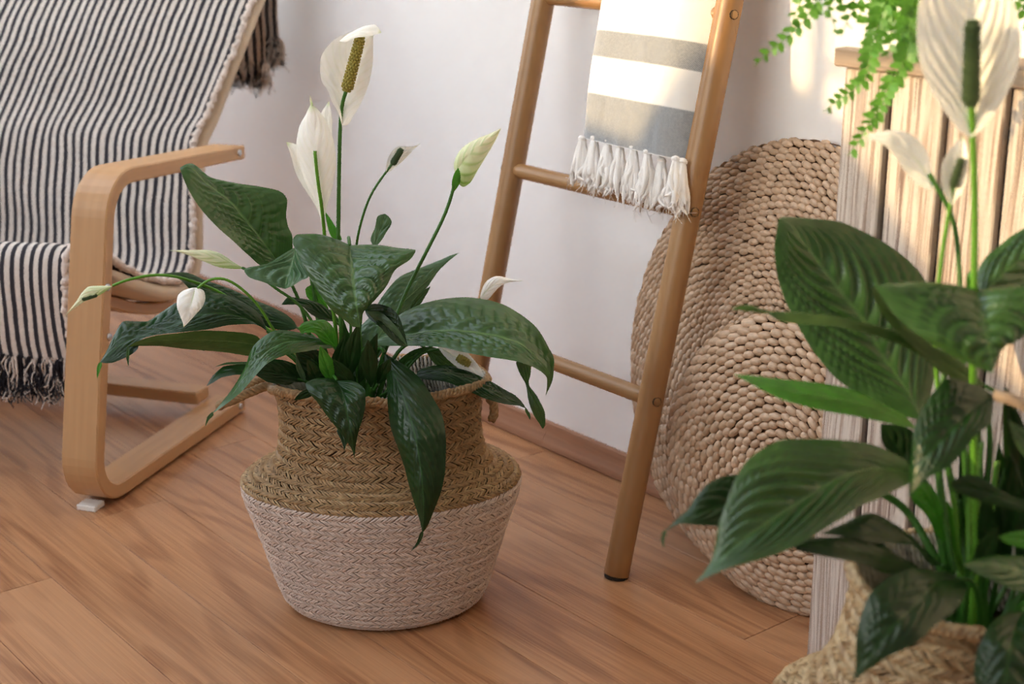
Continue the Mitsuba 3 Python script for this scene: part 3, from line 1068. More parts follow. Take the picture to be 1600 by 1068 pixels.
B1 = np.array([-.186, 2.013, 0.0])
prof1 = [(.002, .118), (.004, .134), (.014, .146), (.035, .155), (.06, .163), (.10, .1745), (.14, .187), (.17, .197), (.188, .2005), (.199, .199), (.206, .190), (.212, .177), (.219, .163), (.229, .1525), (.25, .1455), (.28, .1425), (.31, .143), (.327, .147), (.340, .154)]
k1 = lambda z: np.interp(z, [0, .03, .19, .25, .34], [.82, .80, .73, .67, .62])
S1_, L1_, rr1, ff1 = basket('belly_basket', B1, prof1, .190, k1, .0084, .0056, ('straw', 'painted_straw'),
                            'round belly basket of tan seagrass with a white painted lower half, standing on the floor', 11, True, -1)
bz = lambda u, v, dy: at(u, v, B1[1] + dy)
v = rope([bz(436, 601, -.02), bz(418, 603, -.025), bz(392, 612, -.03), bz(366, 624, -.03), bz(347, 631, -.025), bz(344, 633, -.012), bz(356, 626, .0), bz(375, 612, .01), bz(395, 599, .015), bz(420, 591, .02), bz(438, 590, .02)], .0062)
put('belly_basket__handle', v, 'rope', smooth=True, label='twisted rope handle')
v = rope([bz(764, 622, .0), bz(771, 630, -.005), bz(772, 645, -.008), bz(767, 656, -.008)], .0060)
put('belly_basket__handle', v, 'rope', smooth=True, label='knotted rope end')

B2 = R(1.088, .560)
prof2 = [(.002, .13), (.006, .15), (.03, .165), (.10, .188), (.17, .205), (.215, .213), (.235, .208), (.246, .198), (.258, .180), (.275, .164), (.30, .150), (.335, .140), (.375, .134), (.395, .136)]
k2 = lambda z: np.interp(z, [0, .24, .3, .4], [.78, .78, .80, .80])
basket('belly_basket_001', B2, prof2, .03, k2, .0100, .0066, ('pale_straw', 'pale_straw'),
       'natural belly basket of pale seagrass in the front corner, holding the nearer lily', 13, True, 1)

# ------------------------------------------------------------------ peace lilies


def smooth_line(px, n):
    p = np.asarray(px, float)
    s = np.concatenate([[0], np.cumsum(np.linalg.norm(np.diff(p[:, :2], axis=0), axis=1) + 1e-6)])
    s /= s[-1]
    q = PchipInterpolator(s, p)(np.linspace(0, 1, n))
    return soften(q, 2)


def blade(base, mid, A, Bb, tip, Y, dmid, dA=0.0, dB=0.0, K=15, amp=.0011, bulge=.10, n=56, m=25, groove=.0009, tipthread=None):
    """a leaf blade: base, tip and the outlines A and Bb as seen, set at their own distances.
    dmid: distances of the midrib from the plane Y, from base to tip; dA, dB: how much further each edge lies"""
    n = max(n, int(8 * K) if n > 30 else n)
    M = smooth_line([base] + mid + [tip], n)
    a = smooth_line([base] + A + [tip], n)
    b = smooth_line([base] + Bb + [tip], n)
    t = np.linspace(0, 1, n)
    dm = np.interp(t, np.linspace(0, 1, len(dmid)), dmid)
    dm = soften(dm[:, None], 6)[:, 0]
    w = np.sin(np.pi * np.clip(t, 0, 1)) ** .7
    PM = np.array([at(*q, Y + d) for q, d in zip(M, dm)])
    PA = np.array([at(*q, Y + d) for q, d in zip(a, dm + dA * w)])
    PB = np.array([at(*q, Y + d) for q, d in zip(b, dm + dB * w)])
    s = np.linspace(-1, 1, m)
    V = np.where((s < 0)[None, :, None], PM[:, None] + (PA - PM)[:, None] * (-s)[None, :, None], PM[:, None] + (PB - PM)[:, None] * s[None, :, None])
    gu, gv = np.gradient(V, axis=0), np.gradient(V, axis=1)
    nr_ = np.cross(gu, gv)
    # one normal per row, both halves alike, turned to the eye
    nr_ /= np.linalg.norm(nr_, axis=2, keepdims=True) + 1e-12
    sg = np.sign((nr_ * (EYE - V)).sum(2).sum())
    nr_ = nr_ * sg
    for _ in range(6):
        nr_[:, 1:-1] = (nr_[:, :-2] + nr_[:, 1:-1] + nr_[:, 2:]) / 3
        nr_[1:-1] = (nr_[:-2] + nr_[1:-1] + nr_[2:]) / 3
    nr_ /= np.linalg.norm(nr_, axis=2, keepdims=True) + 1e-12
    half = np.where(s[None] < 0, np.linalg.norm(PA - PM, axis=1)[:, None], np.linalg.norm(PB - PM, axis=1)[:, None])
    ab = np.abs(s)[None]
    K = K * .53
    ph = (t[:, None] - .52 * ab ** 1.5) * K
    rip = -(2 * np.abs(np.sin(np.pi * ph)) ** .8 - 1.1) * (1 - ab ** 3) * np.clip(ab * 5, 0, 1) * w[:, None]
    h = bulge * half * (ab - ab ** 2) * 4 * .5 - groove * np.exp(-(ab / .07) ** 2) * w[:, None] - rip * np.minimum(amp * 2.4, half * .09)
    V = V + nr_ * h[..., None]
    uv = np.stack([np.broadcast_to((s + 1) / 2, (n, m)), np.broadcast_to(t[:, None], (n, m))], -1).reshape(-1, 2)
    return V.reshape(-1, 3), grid_faces(n, m), uv, PM


def bez(p0, p1, p2, p3, n=20):
    t = np.linspace(0, 1, n)[:, None]
    return (1 - t) ** 3 * p0 + 3 * t * (1 - t) ** 2 * p1 + 3 * t ** 2 * (1 - t) * p2 + t ** 3 * p3


class Plant:
    def __init__(self, name, root, Y, spread, scale):
        self.name, self.root, self.Y, self.spread, self.sc, self.i = name, np.asarray(root), Y, spread, scale, 0

    def root_point(self, toward):
        d = toward - self.root
        d[2] = 0
        d = d / (np.linalg.norm(d) + 1e-9)
        g = np.random.default_rng(100 + self.i)
        return self.root + d * self.spread * (.35 + .5 * g.random()) + np.append(g.normal(0, self.spread * .2, 2), 0)

    def leaf(self, mat, base, mid, A, Bb, tip, dmid, dA=0., dB=0., petiole=True, pr=.0032, pmat='stem_green', **kw):
        self.i += 1
        v, f, uv, PM = blade(base, mid, A, Bb, tip, self.Y, dmid, dA, dB, **kw)
        key = put(self.name + '__leaf', (v, f), mat, smooth=True, uv=uv)
        # raised midrib
        r = np.linspace(.0016, .0004, len(PM)) * self.sc
        if petiole:
            p3 = PM[0]
            dirn = PM[3] - PM[0]
            dirn /= np.linalg.norm(dirn)
            p0 = self.root_point(p3)
            L = np.linalg.norm(p3 - p0)
            up = UP * .55 + (p3 - p0) / L * .5
            pts = bez(p0, p0 + up * L * .4, p3 - dirn * L * .35 + UP * L * .02, p3, 22)
            put(key + '__petiole', tube(pts, np.linspace(pr * 1.35, pr * .62, 22) * self.sc, 8), pmat, smooth=True)
        return key

    def flower(self, parts, stem=None, spadix=None, smat='stem_green', r=.0028, to_root=True, tail=None):
        """parts: list of spathe sheets (mat, blade args); stem: list of (u, v, dy) from the top down; spadix: (mat, p0, p1, radius px, dy0, dy1)"""
        self.i += 1
        base = num(self.name + '__flower')
        for (mat, args, kw) in parts:
            v, f, uv, PM = blade(*args[:5], self.Y, *args[5:], **{'K': 10, 'amp': .0005, 'groove': .0002, 'bulge': .2, **kw})
            put(base + '__spathe', (v, f), mat, smooth=True, uv=uv)
        if stem is not None:
            p = [at(u, v_, self.Y + d) for u, v_, d in stem]
            if to_root:
                q = self.root_point(p[-1])
                p = p + [p[-1] * .5 + q * .5 + np.array([0, 0, .0]), q]
            put(base + '__stem', tube(soften(curve(p, 60), 3), np.linspace(r * .85, r * 1.15, 60), 10), smat, smooth=True)
        if spadix is not None:
            mat, (u0, v0), (u1, v1), rp, d0, d1 = spadix
            a, b = at(u0, v0, self.Y + d0), at(u1, v1, self.Y + d1)
            rad = rp * self.Y / FOC
            p = a + (b - a) * np.linspace(0, 1, 90)[:, None]
            x = np.linspace(0, 1, 90)
            L = np.linalg.norm(b - a)
            rr_ = rad * np.minimum(1, np.sqrt(np.clip(1 - ((x - .5) * 2) ** 2 * np.where(np.abs(x - .5) > .5 - rad / L, 1, 0) * 1, 0.02, 1))) * (1.05 - .18 * x)
            ends = np.clip(np.minimum(x, 1 - x) * L / rad, 0, 1)
            rr_ = rad * np.sqrt(np.clip(1 - (1 - ends) ** 2, .01, 1)) * (1.06 - .2 * x)
            v0, f0 = tube(p, rr_ * .9, 20)
            t, aa, bb = frames(p)
            kn = rad * .36
            nrow, nrd = max(6, int(L / (kn * 1.5))), 11
            cs, n1, t1, b1 = [], [], [], []
            for i in range(nrow):
                q = (i + .5) / nrow
                j = int(q * 89)
                for m in range(nrd):
                    an = (m + .5 * (i % 2)) * 2 * np.pi / nrd
                    o = math.cos(an) * aa[j] + math.sin(an) * bb[j]
                    cs.append(p[j] + o * rr_[j] * .92)
                    n1.append(o)
                    t1.append(t[j])
                    b1.append(np.cross(o, t[j]))
            v1, f1, _ = ellipsoids(np.array(cs), np.array(t1), np.array(b1), np.array(n1), kn * .66, kn * .66, kn * .75, 6, 5)
            v, f = cat_mesh([(v0, f0), (v1, f1)])
            put(base + '__spadix', (v, f), mat, smooth=50)
        return base


Y1 = 2.01
root1 = np.array([B1[0] - .045, Y1 - .005, .245])
lily = Plant('peace_lily', root1, Y1, .032, 1.0)
tag('peace_lily', 'peace lily in full white bloom growing in the white-bottomed belly basket', 'plant')
th = np.arange(40) * 2 * np.pi / 40
sv = np.vstack([B1 + np.array([0, 0, .245]) + .13 * (np.cos(th)[:, None] * rr1 + .62 * np.sin(th)[:, None] * ff1), [B1 + np.array([0, 0, .252])]])
put('peace_lily__soil', (sv, np.stack([np.arange(40), (np.arange(40) + 1) % 40, np.full(40, 40)], 1)), 'soil', smooth=True, label='dark potting soil')
G_, DP, UN, PA_, BR = 'leaf_green', 'leaf_deep', 'leaf_under', 'leaf_pale', 'leaf_bright'
lf = lily.leaf
# upper left
lf(G_, (437, 414), [(410, 376), (385, 345), (360, 315), (322, 285), (292, 260)],
   [(447, 404), (457, 390), (457, 370), (450, 353), (447, 335), (449, 314), (440, 300), (410, 292), (370, 286), (330, 277), (297, 255)],
   [(425, 416), (410, 415), (390, 400), (365, 377), (335, 350), (307, 317), (287, 280)], (281, 262), [.0, -.01, -.02, -.035], .03, -.035, K=17, amp=.0014, bulge=.05)
# centre front, hanging towards the camera
lf(G_, (546, 383), [(549, 410), (552, 440), (556, 470), (560, 495)],
   [(525, 373), (490, 365), (464, 366), (457, 376), (467, 400), (480, 427), (500, 460), (520, 486), (540, 501), (554, 511)],
   [(585, 382), (622, 387), (650, 391), (643, 403), (617, 422), (605, 445), (587, 467), (569, 483), (564, 498)], (563, 511), [-.01, -.055, -.095, -.12, -.125], .02, .03, K=14, amp=.0017, bulge=.12)
# small pale one between them
lf(PA_, (462, 386), [(458, 405), (452, 425), (447, 440)],
   [(440, 398), (425, 408), (410, 414), (390, 417), (381, 421), (388, 432), (410, 440), (430, 447)],
   [(470, 395), (476, 412), (482, 432), (470, 438), (456, 447)], (445, 451), [-.005, -.03, -.05, -.06], -.01, -.02, K=9, amp=.0012, bulge=.08)
# long one to the left, reaching over the chair's foot
lf(DP, (417, 517), [(377, 495), (345, 489), (310, 492), (275, 507), (235, 520), (197, 533), (172, 552)],
   [(405, 490), (380, 472), (352, 460), (320, 456), (280, 470), (248, 490), (228, 502), (195, 501), (179, 522), (167, 547)],
   [(405, 509), (395, 506), (365, 507), (320, 515), (280, 519), (245, 523), (220, 531), (215, 545), (192, 560), (170, 567)], (156, 566), [.0, -.01, -.02, -.03, -.045, -.06], .035, -.015, K=16, amp=.0013)
lf(BR, (158, 565), [(154, 575)], [(153, 568), (151, 578)], [(160, 568), (157, 577)], (152, 591), [-.06, -.065], petiole=False, n=16, m=9)
# one beneath it, showing its underside
lf(UN, (412, 540), [(350, 533), (290, 531), (240, 533)],
   [(400, 524), (365, 518), (320, 516), (280, 520), (245, 524), (215, 533)],
   [(395, 556), (350, 550), (290, 545), (240, 540), (213, 540)], (199, 542), [-.02, -.035, -.05, -.06], -.02, .03, K=14, amp=.0006)
lf(G_, (200, 540), [(199, 552)], [(198, 543), (197, 555)], [(203, 543), (202, 555)], (201, 572), [-.06, -.065], petiole=False, n=16, m=9)
# front lower left, arching down
lf(G_, (522, 543), [(490, 531), (452, 533), (420, 547), (392, 575), (372, 600), (352, 626)],
   [(502, 530), (472, 520), (435, 515), (410, 527), (393, 545), (384, 570), (370, 597), (350, 624)],
   [(490, 547), (452, 553), (420, 566), (398, 588), (380, 609), (356, 629)], (331, 646), [-.03, -.06, -.09, -.115, -.125], .02, -.02, K=15, amp=.0013)
lf(G_, (333, 643), [(326, 652)], [(329, 645), (323, 653)], [(334, 647), (327, 655)], (321, 666), [-.125, -.127], petiole=False, n=16, m=9)
# bright curled one in the heart
lf(BR, (527, 545), [(515, 530), (500, 512), (484, 508)], [(526, 525), (518, 508), (505, 499), (490, 500), (475, 503)], [(517, 541), (503, 533), (490, 520), (480, 519), (472, 521)], (467, 511), [-.01, -.04, -.05, -.06], .02, -.01, K=8, amp=.0008)
lf(DP, (522, 502), [(500, 490), (475, 475)], [(520, 490), (512, 482), (500, 474), (472, 466), (452, 464)], [(505, 500), (485, 490), (465, 474), (449, 475)], (440, 476), [.01, .0, -.01], .01, -.01, K=9)
lf(BR, (514, 484), [(500, 470), (488, 458)], [(510, 474), (500, 457), (487, 445)], [(508, 483), (495, 476), (479, 462)], (477, 451), [.03, .03, .03], K=6, amp=.0005)
# behind on the right, pointing up to the wall
lf(PA_, (562, 594), [(572, 560), (592, 525), (625, 478), (660, 445), (690, 417)],
   [(548, 578), (545, 550), (555, 520), (578, 494), (598, 462), (625, 432), (660, 417), (690, 405), (706, 398)],
   [(570, 588), (590, 560), (612, 530), (630, 500), (650, 471), (672, 442), (684, 421), (700, 405)], (717, 395), [-.01, .02, .05, .075, .09], .01, .03, K=17, amp=.0010)
lf(G_, (640, 485), [(655, 467)], [(645, 472), (660, 455)], [(650, 482), (665, 462)], (673, 447), [.05, .06], K=6)
# small striped one, folded down
lf(DP, (570, 484), [(592, 494), (612, 512), (626, 528)], [(585, 474), (607, 479), (622, 492), (630, 512), (635, 532)], [(573, 492), (595, 512), (615, 533), (629, 541)], (637, 541), [-.05, -.075, -.085, -.09], .0, -.01, K=12, amp=.0012, petiole=False)
lf(PA_, (637, 541), [(612, 520), (590, 500)], [(628, 522), (610, 500), (590, 486)], [(625, 530), (606, 520), (588, 503)], (572, 486), [-.0905, -.0855, -.0705], K=9, amp=.0006, petiole=False, n=24, m=13)
# big one to the right
lf(G_, (580, 537), [(610, 524), (640, 522), (670, 517), (707, 516), (750, 520), (787, 527), (815, 538), (840, 560), (858, 586)],
   [(600, 520), (625, 491), (655, 476), (690, 467), (725, 464), (755, 467), (785, 475), (812, 490), (838, 511), (857, 542), (866, 562), (864, 590), (855, 612)],
   [(600, 540), (640, 540), (680, 541), (720, 549), (762, 557), (805, 564), (845, 580), (855, 592), (854, 610)], (852, 618), [-.02, -.04, -.055, -.07, -.085, -.10], .06, -.04, K=18, amp=.0014, pr=.004)
# twisted narrow one hanging at its end
lf(G_, (817, 563), [(818, 575), (823, 598), (835, 625), (844, 650)], [(806, 566), (812, 583), (822, 602), (825, 622), (833, 646), (845, 665)], [(830, 571), (829, 585), (826, 597), (840, 620), (852, 650), (852, 663)], (848, 670), [.0, .0, -.01, -.01], K=9, amp=.0006, petiole=False)
# grey-green one lying on the rim at the right
lf(DP, (649, 587), [(690, 581), (725, 591), (757, 606), (790, 623)], [(655, 578), (670, 572), (690, 570), (720, 575), (745, 585), (770, 597), (790, 609), (806, 618)],
   [(660, 592), (690, 595), (725, 607), (757, 622), (795, 632), (815, 634)], (822, 638), [-.005, -.02, -.035, -.045], .03, -.02, K=15, amp=.0012)
lf(G_, (821, 636), [(827, 650)], [(820, 640), (826, 652)], [(823, 638), (829, 650)], (828, 656), [-.045, -.046], petiole=False, n=14, m=7)
# heart-shaped one over the front of the rim
lf(DP, (526, 594), [(537, 620), (543, 650), (549, 680)], [(502, 590), (484, 594), (477, 600), (483, 613), (495, 627), (507, 644), (525, 667), (540, 687), (550, 702)],
   [(545, 594), (562, 600), (571, 612), (571, 632), (567, 652), (560, 675), (556, 695)], (554, 716), [-.08, -.135, -.15, -.15], .01, .01, K=12, amp=.0013, bulge=.14)
lf(DP, (500, 598), [(482, 612)], [(487, 602), (470, 612)], [(495, 612), (478, 622)], (459, 625), [-.07, -.11], K=6)
lf(DP, (530, 668), [(536, 685)], [(526, 672), (534, 690)], [(543, 686), (541, 694)], (538, 704), [-.125, -.135], K=6, petiole=False, n=20, m=11)
# large dark one hanging down the basket
lf(DP, (601, 551), [(622, 600), (640, 650), (652, 700), (660, 760), (662, 800)],
   [(600, 560), (604, 590), (606, 635), (610, 665), (622, 700), (632, 730), (641, 765), (652, 800), (658, 822)],
   [(610, 557), (635, 572), (657, 592), (677, 622), (692, 652), (697, 690), (696, 727), (690, 765), (680, 792), (666, 825)], (660, 832), [-.03, -.11, -.155, -.175, -.185], .02, .02, K=15, amp=.0010, bulge=.10, pr=.004)
lf(DP, (660, 829), [(654, 845)], [(657, 831), (652, 845)], [(662, 831), (657, 846)], (642, 860), [-.185, -.187], petiole=False, n=16, m=7)
# low dark ones at the left of the rim
lf(DP, (465, 592), [(420, 582), (380, 576), (350, 580)], [(450, 576), (420, 570), (380, 569), (353, 571), (338, 581)], [(450, 601), (420, 597), (395, 585), (375, 585), (348, 589), (332, 598)], (323, 603), [-.02, -.04, -.06, -.07], .02, -.01, K=10)
lf(PA_, (405, 569), [(370, 567)], [(390, 565), (360, 565)], [(390, 571), (360, 569)], (336, 573), [.02, .01], K=6, petiole=False, n=24, m=9)
lf(DP, (480, 596), [(440, 585), (410, 572)], [(470, 575), (440, 562), (415, 560)], [(462, 597), (430, 593), (408, 584)], (396, 570), [-.01, -.03, -.045], .01, -.01, K=10)
lf(DP, (518, 594), [(498, 570), (478, 555)], [(517, 570), (507, 553), (488, 545)], [(500, 596), (477, 592), (466, 570)], (462, 550), [-.02, -.03, -.03], K=9)
lf(PA_, (476, 596), [(467, 575)], [(470, 590), (462, 570)], [(478, 590), (471, 572)], (463, 555), [-.035, -.04], K=6, petiole=False, n=20, m=9)
# behind at the left
lf(DP, (465, 512), [(420, 494), (380, 476), (330, 455), (295, 440)], [(458, 500), (435, 484), (400, 469), (360, 451), (320, 437), (287, 425)], [(450, 516), (420, 512), (382, 496), (332, 471), (297, 452), (281, 436)], (257, 427), [.06, .07, .07, .06], .02, -.01, K=15)
# small upright ones at the back
lf(PA_, (585, 385), [(592, 365), (598, 348)], [(579, 374), (586, 355), (590, 338)], [(592, 380), (604, 362), (612, 347)], (602, 334), [.05, .06, .06], K=5, amp=.0004)
lf(BR, (530, 376), [(519, 360)], [(518, 370), (511, 350)], [(534, 374), (523, 352)], (508, 330), [.03, .03], K=5, amp=.0003)
lf(G_, (622, 582), [(640, 560), (655, 550)], [(620, 570), (635, 553), (650, 545)], [(632, 577), (648, 560), (660, 550)], (672, 541), [.02, .01, .0], K=6, amp=.0004)
lf(UN, (664, 543), [(682, 556), (700, 570)], [(676, 542), (700, 556), (712, 566)], [(670, 556), (684, 571), (700, 574)], (718, 575), [.03, .02, .02], K=6, amp=.0004)
# shorter leaves filling the heart of the plant
for (b, tip, w, dy, mt) in (((540, 600), (560, 505), 14, -.03, DP), ((560, 600), (590, 520), 12, -.05, DP), ((520, 600), (500, 540), 12, -.05, BR), ((580, 605), (575, 530), 13, -.06, DP),
                            ((548, 600), (533, 490), 10, .02, G_), ((515, 605), (540, 520), 10, -.02, DP), ((590, 600), (610, 560), 11, -.05, DP), ((570, 600), (548, 530), 9, .03, BR), ((500, 602), (480, 560), 10, -.05, DP),
                            ((605, 612), (640, 592), 9, -.03, DP), ((585, 632), (604, 634), 4, -.07, G_), ((556, 612), (520, 560), 12, -.06, DP)):
    bx, by = np.array(b, float), np.array(tip, float)
    dv = by - bx
    nv_ = np.array([-dv[1], dv[0]]) / np.linalg.norm(dv) * w
    q = lambda t, k: tuple(bx + dv * t + nv_ * k)
    lf(mt, tuple(bx), [q(.3, 0), q(.65, 0)], [q(.2, .6), q(.5, 1), q(.8, .55)], [q(.2, -.6), q(.5, -1), q(.8, -.55)], tuple(by), [dy, dy - .01, dy - .015], K=8, amp=.0006, n=26, m=13)

SW, SG = 'spathe_white', 'spathe_green'
# tall open flower with its spadix
lily.flower([(SW, ((534, 196), [(538, 150), (545, 105), (556, 68), (572, 50)],
                   [(529, 178), (517, 155), (511, 138), (505, 132), (500, 110), (501, 92), (512, 72), (530, 57), (555, 48), (580, 39)],
                   [(541, 196), (553, 180), (567, 155), (579, 120), (583, 90), (583, 62)], (586, 48), [.0, .018, .026, .024, .012], -.022, -.006), {}),
             (SW, ((530, 64), [(550, 55), (570, 48)], [(540, 56), (555, 47), (572, 40), (584, 38)], [(538, 66), (555, 59), (575, 57), (588, 54)], (596, 51), [-.012, -.018, -.022, -.022], .006, -.004), {'n': 24, 'm': 15})],
            stem=[(541, 142, .0), (535, 158, .004), (532, 190, .006), (530, 260, .006), (529, 330, .005), (528, 420, .0), (533, 510, -.005)],
            spadix=('spadix_olive', (541, 143), (564, 55), 8.6, -.002, -.004), r=.0030)
# double one at its left
lily.flower([(SW, ((502, 340), [(485, 300), (470, 268), (458, 240)], [(489, 315), (474, 292), (462, 270), (455, 245)], [(497, 310), (490, 280), (480, 252), (468, 228)], (447, 222), [.0, .005, .008, .008], -.012, .004), {}),
             (SW, ((504, 350), [(498, 300), (494, 255), (490, 205)], [(494, 322), (480, 292), (470, 262), (463, 228), (467, 200), (478, 178)], [(512, 320), (520, 290), (525, 255), (523, 228), (513, 197), (498, 172)], (486, 162), [-.004, -.012, -.018, -.014], .014, .014), {}),
             (SW, ((506, 290), [(510, 240), (511, 200)], [(500, 240), (500, 185)], [(518, 240), (519, 190)], (514, 158), [.012, .014, .014], .0, .0), {}),
             (SG, ((487, 166), [(486, 158)], [(485, 163), (484, 156)], [(489, 164), (487, 156)], (484, 148), [-.014, -.013]), {'n': 14, 'm': 7})],
            stem=[(492, 236, -.020), (497, 285, -.018), (503, 325, -.012), (507, 366, .0), (512, 430, .0), (525, 520, .0)], spadix=('spadix_tan', (474, 256), (466, 230), 3.2, .0, .0), smat='stem_bright', r=.0026)
# small one to the right
lily.flower([(SW, ((603, 271), [(613, 252), (628, 238), (645, 230)], [(604, 255), (611, 238), (625, 228), (642, 229)], [(609, 268), (622, 258), (634, 247), (647, 233)], (657, 224), [.03, .036, .038, .034], -.012, -.004), {})],
            stem=[(612, 257, .03), (597, 277, .03), (580, 303, .03), (567, 337, .03), (557, 382, .03), (552, 450, .02), (548, 520, .0)], spadix=('spadix_dark', (613, 257), (628, 232), 5.0, .024, .022), r=.0019)
# greenish bud at the far right
lily.flower([(SG, ((712, 272), [(726, 250), (745, 232), (765, 215)], [(709, 258), (714, 242), (727, 227), (745, 217), (765, 210)], [(716, 286), (724, 292), (733, 287), (747, 265), (762, 240), (775, 217)], (783, 200), [.03, .02, .02, .03], .016, .016), {'bulge': .35}),
             ('leaf_bright', ((706, 302), [(711, 285)], [(706, 285), (710, 270)], [(713, 295), (720, 280)], (716, 262), [.03, .022]), {'n': 20, 'm': 9})],
            stem=[(713, 272, .03), (707, 300, .03), (695, 335, .03), (677, 372, .03), (655, 415, .03), (632, 462, .02), (610, 520, .0)], r=.0027)
# pale bud at the upper left
lily.flower([(SG, ((382, 419), [(345, 405), (310, 397)], [(365, 410), (355, 402), (340, 394), (320, 390), (290, 391)], [(370, 420), (345, 418), (325, 411), (300, 400), (280, 393)], (264, 391), [-.02, -.03, -.035], .01, .01), {'bulge': .3})],
            stem=[(378, 418, -.02), (392, 424, -.02), (405, 431, -.02), (432, 451, -.02), (462, 471, -.015), (487, 501, -.01), (510, 550, -.01)], r=.0022)
# drooping white bud
lily.flower([(SW, ((305, 449), [(300, 470), (292, 495)], [(288, 453), (277, 464), (276, 476), (281, 492), (286, 505)], [(319, 455), (321, 465), (318, 476), (305, 492), (294, 504)], (287, 511), [-.06, -.075, -.07], .008, .008), {'bulge': .45, 'amp': .0003})],
            stem=[(309, 450, -.06), (318, 442, -.06), (330, 435, -.06), (345, 434, -.055), (365, 442, -.05), (390, 462, -.045), (410, 486, -.04), (428, 516, -.03), (480, 570, -.02)], smat='stem_bright', r=.0021)
# bud on the long stalk at the far left
lily.flower([(SG, ((176, 447), [(150, 455), (125, 470)], [(160, 446), (140, 447), (129, 456), (116, 476)], [(165, 455), (150, 464), (132, 471), (113, 484)], (100, 495), [-.05, -.055, -.06], .006, .006), {'bulge': .3})],
            stem=[(176, 446, -.05), (202, 436, -.045), (240, 429, -.03), (270, 431, -.02), (300, 439, .0), (328, 449, .02), (347, 458, .03), (400, 500, .04), (470, 560, .03)],
            spadix=('spadix_dark', (152, 460), (128, 468), 3.2, -.05, -.055), smat='stem_bright', r=.0022)
# white one beside the ladder
lily.flower([(SW, ((750, 468), [(768, 447), (788, 438)], [(754, 449), (764, 436), (777, 431), (797, 435)], [(760, 468), (772, 457), (782, 447), (799, 440)], (817, 439), [.05, .045, .045], .006, .006), {'bulge': .3})],
            stem=[(751, 466, .05), (735, 485, .05), (700, 520, .03), (650, 560, .01)], r=.0020)
# open one under the big right leaf, nodding towards the rim
lily.flower([(SW, ((683, 540), [(715, 560), (745, 585)], [(692, 553), (712, 572), (735, 589), (757, 601)], [(715, 541), (730, 551), (745, 567), (757, 587)], (768, 607), [.02, .01, .0], -.01, -.01), {'amp': .0003})],
            stem=[(690, 545, .02), (670, 548, .02), (640, 565, .01)], spadix=('spadix_olive', (714, 557), (735, 570), 7.0, .0, -.005), r=.0020)

# ------------------------------------------------------------------ the nearer lily at the right
Y2 = float(B2[1]) + .01
root2 = np.array([B2[0] - .0, Y2, .30])
near = Plant('peace_lily_001', root2, Y2, .040, 1.05)
tag('peace_lily_001', 'peace lily with large dark leaves in front of the crate, partly out of the picture', 'plant')
az2 = math.atan2(B2[0], B2[1])
rr2, ff2 = np.array([math.cos(az2), -math.sin(az2), 0]), np.array([math.sin(az2), math.cos(az2), 0])
sv = np.vstack([B2 + np.array([0, 0, .305]) + .128 * (np.cos(th)[:, None] * rr2 + .8 * np.sin(th)[:, None] * ff2), [B2 + np.array([0, 0, .31])]])
put('peace_lily_001__soil', (sv, np.stack([np.arange(40), (np.arange(40) + 1) % 40, np.full(40, 40)], 1)), 'soil', smooth=True, label='dark potting soil')
lf = near.leaf
# big one at the upper left, lit along its right half
lf(G_, (1440, 655), [(1425, 622), (1400, 585), (1375, 550), (1355, 510), (1325, 470), (1292, 427), (1255, 377), (1230, 347)],
   [(1412, 650), (1370, 630), (1325, 605), (1300, 585), (1285, 567), (1265, 540), (1245, 505), (1225, 465), (1215, 432), (1210, 390), (1215, 350)],
   [(1447, 635), (1458, 600), (1466, 540), (1460, 480), (1445, 437), (1420, 407), (1387, 382), (1350, 362), (1307, 345), (1265, 341), (1224, 338)], (1217, 341), [.08, .11, .13, .14, .13], -.02, .04, K=21, amp=.0017, bulge=.06, n=80, m=41)
# the one hanging towards the camera at the right
lf(G_, (1525, 453), [(1534, 490), (1543, 530), (1549, 560)],
   [(1500, 446), (1440, 440), (1400, 442), (1368, 447), (1385, 475), (1412, 505), (1445, 530), (1485, 555), (1525, 573)],
   [(1560, 450), (1600, 447), (1640, 455), (1645, 495), (1605, 520), (1582, 526), (1567, 540), (1560, 560)], (1550, 583), [.0, -.04, -.07, -.075], .01, .02, K=14, amp=.0020, bulge=.12, pr=.004)
# its neighbour's dark blade showing under it
lf(UN, (1540, 603), [(1480, 568), (1420, 515), (1385, 475)], [(1500, 563), (1450, 536), (1415, 508), (1388, 475), (1372, 453)], [(1505, 600), (1460, 570), (1415, 530), (1382, 495), (1366, 465)], (1363, 447), [.02, .0, -.01, -.01], .01, -.01, K=12, amp=.0005)
# long thin one reaching left
lf(UN, (1500, 590), [(1440, 553), (1400, 527), (1350, 512), (1300, 500), (1240, 495), (1195, 489)], [(1460, 552), (1420, 524), (1385, 512), (1350, 503), (1295, 492), (1240, 487), (1195, 485), (1175, 476), (1157, 476)],
   [(1475, 585), (1445, 560), (1400, 536), (1355, 521), (1300, 509), (1255, 506), (1220, 502), (1187, 485), (1160, 484)], (1142, 483), [.02, -.01, -.02, -.02, -.02], .015, -.01, K=12, amp=.0006)
# the one with the glowing streak
lf(BR, (1432, 670), [(1400, 650), (1350, 630), (1300, 620), (1240, 610), (1190, 597)], [(1412, 648), (1387, 635), (1362, 622), (1325, 606), (1295, 600), (1255, 595), (1212, 591), (1175, 586)],
   [(1407, 665), (1375, 658), (1337, 650), (1300, 644), (1260, 635), (1225, 625), (1187, 607), (1160, 592)], (1146, 585), [.03, .01, .0, .0], .025, -.02, K=12, amp=.0007)
lf(DP, (1436, 760), [(1415, 720), (1395, 690)], [(1420, 752), (1400, 715), (1382, 698), (1376, 680)], [(1440, 730), (1432, 700), (1425, 672)], (1376, 662), [.06, .07, .07], K=9)
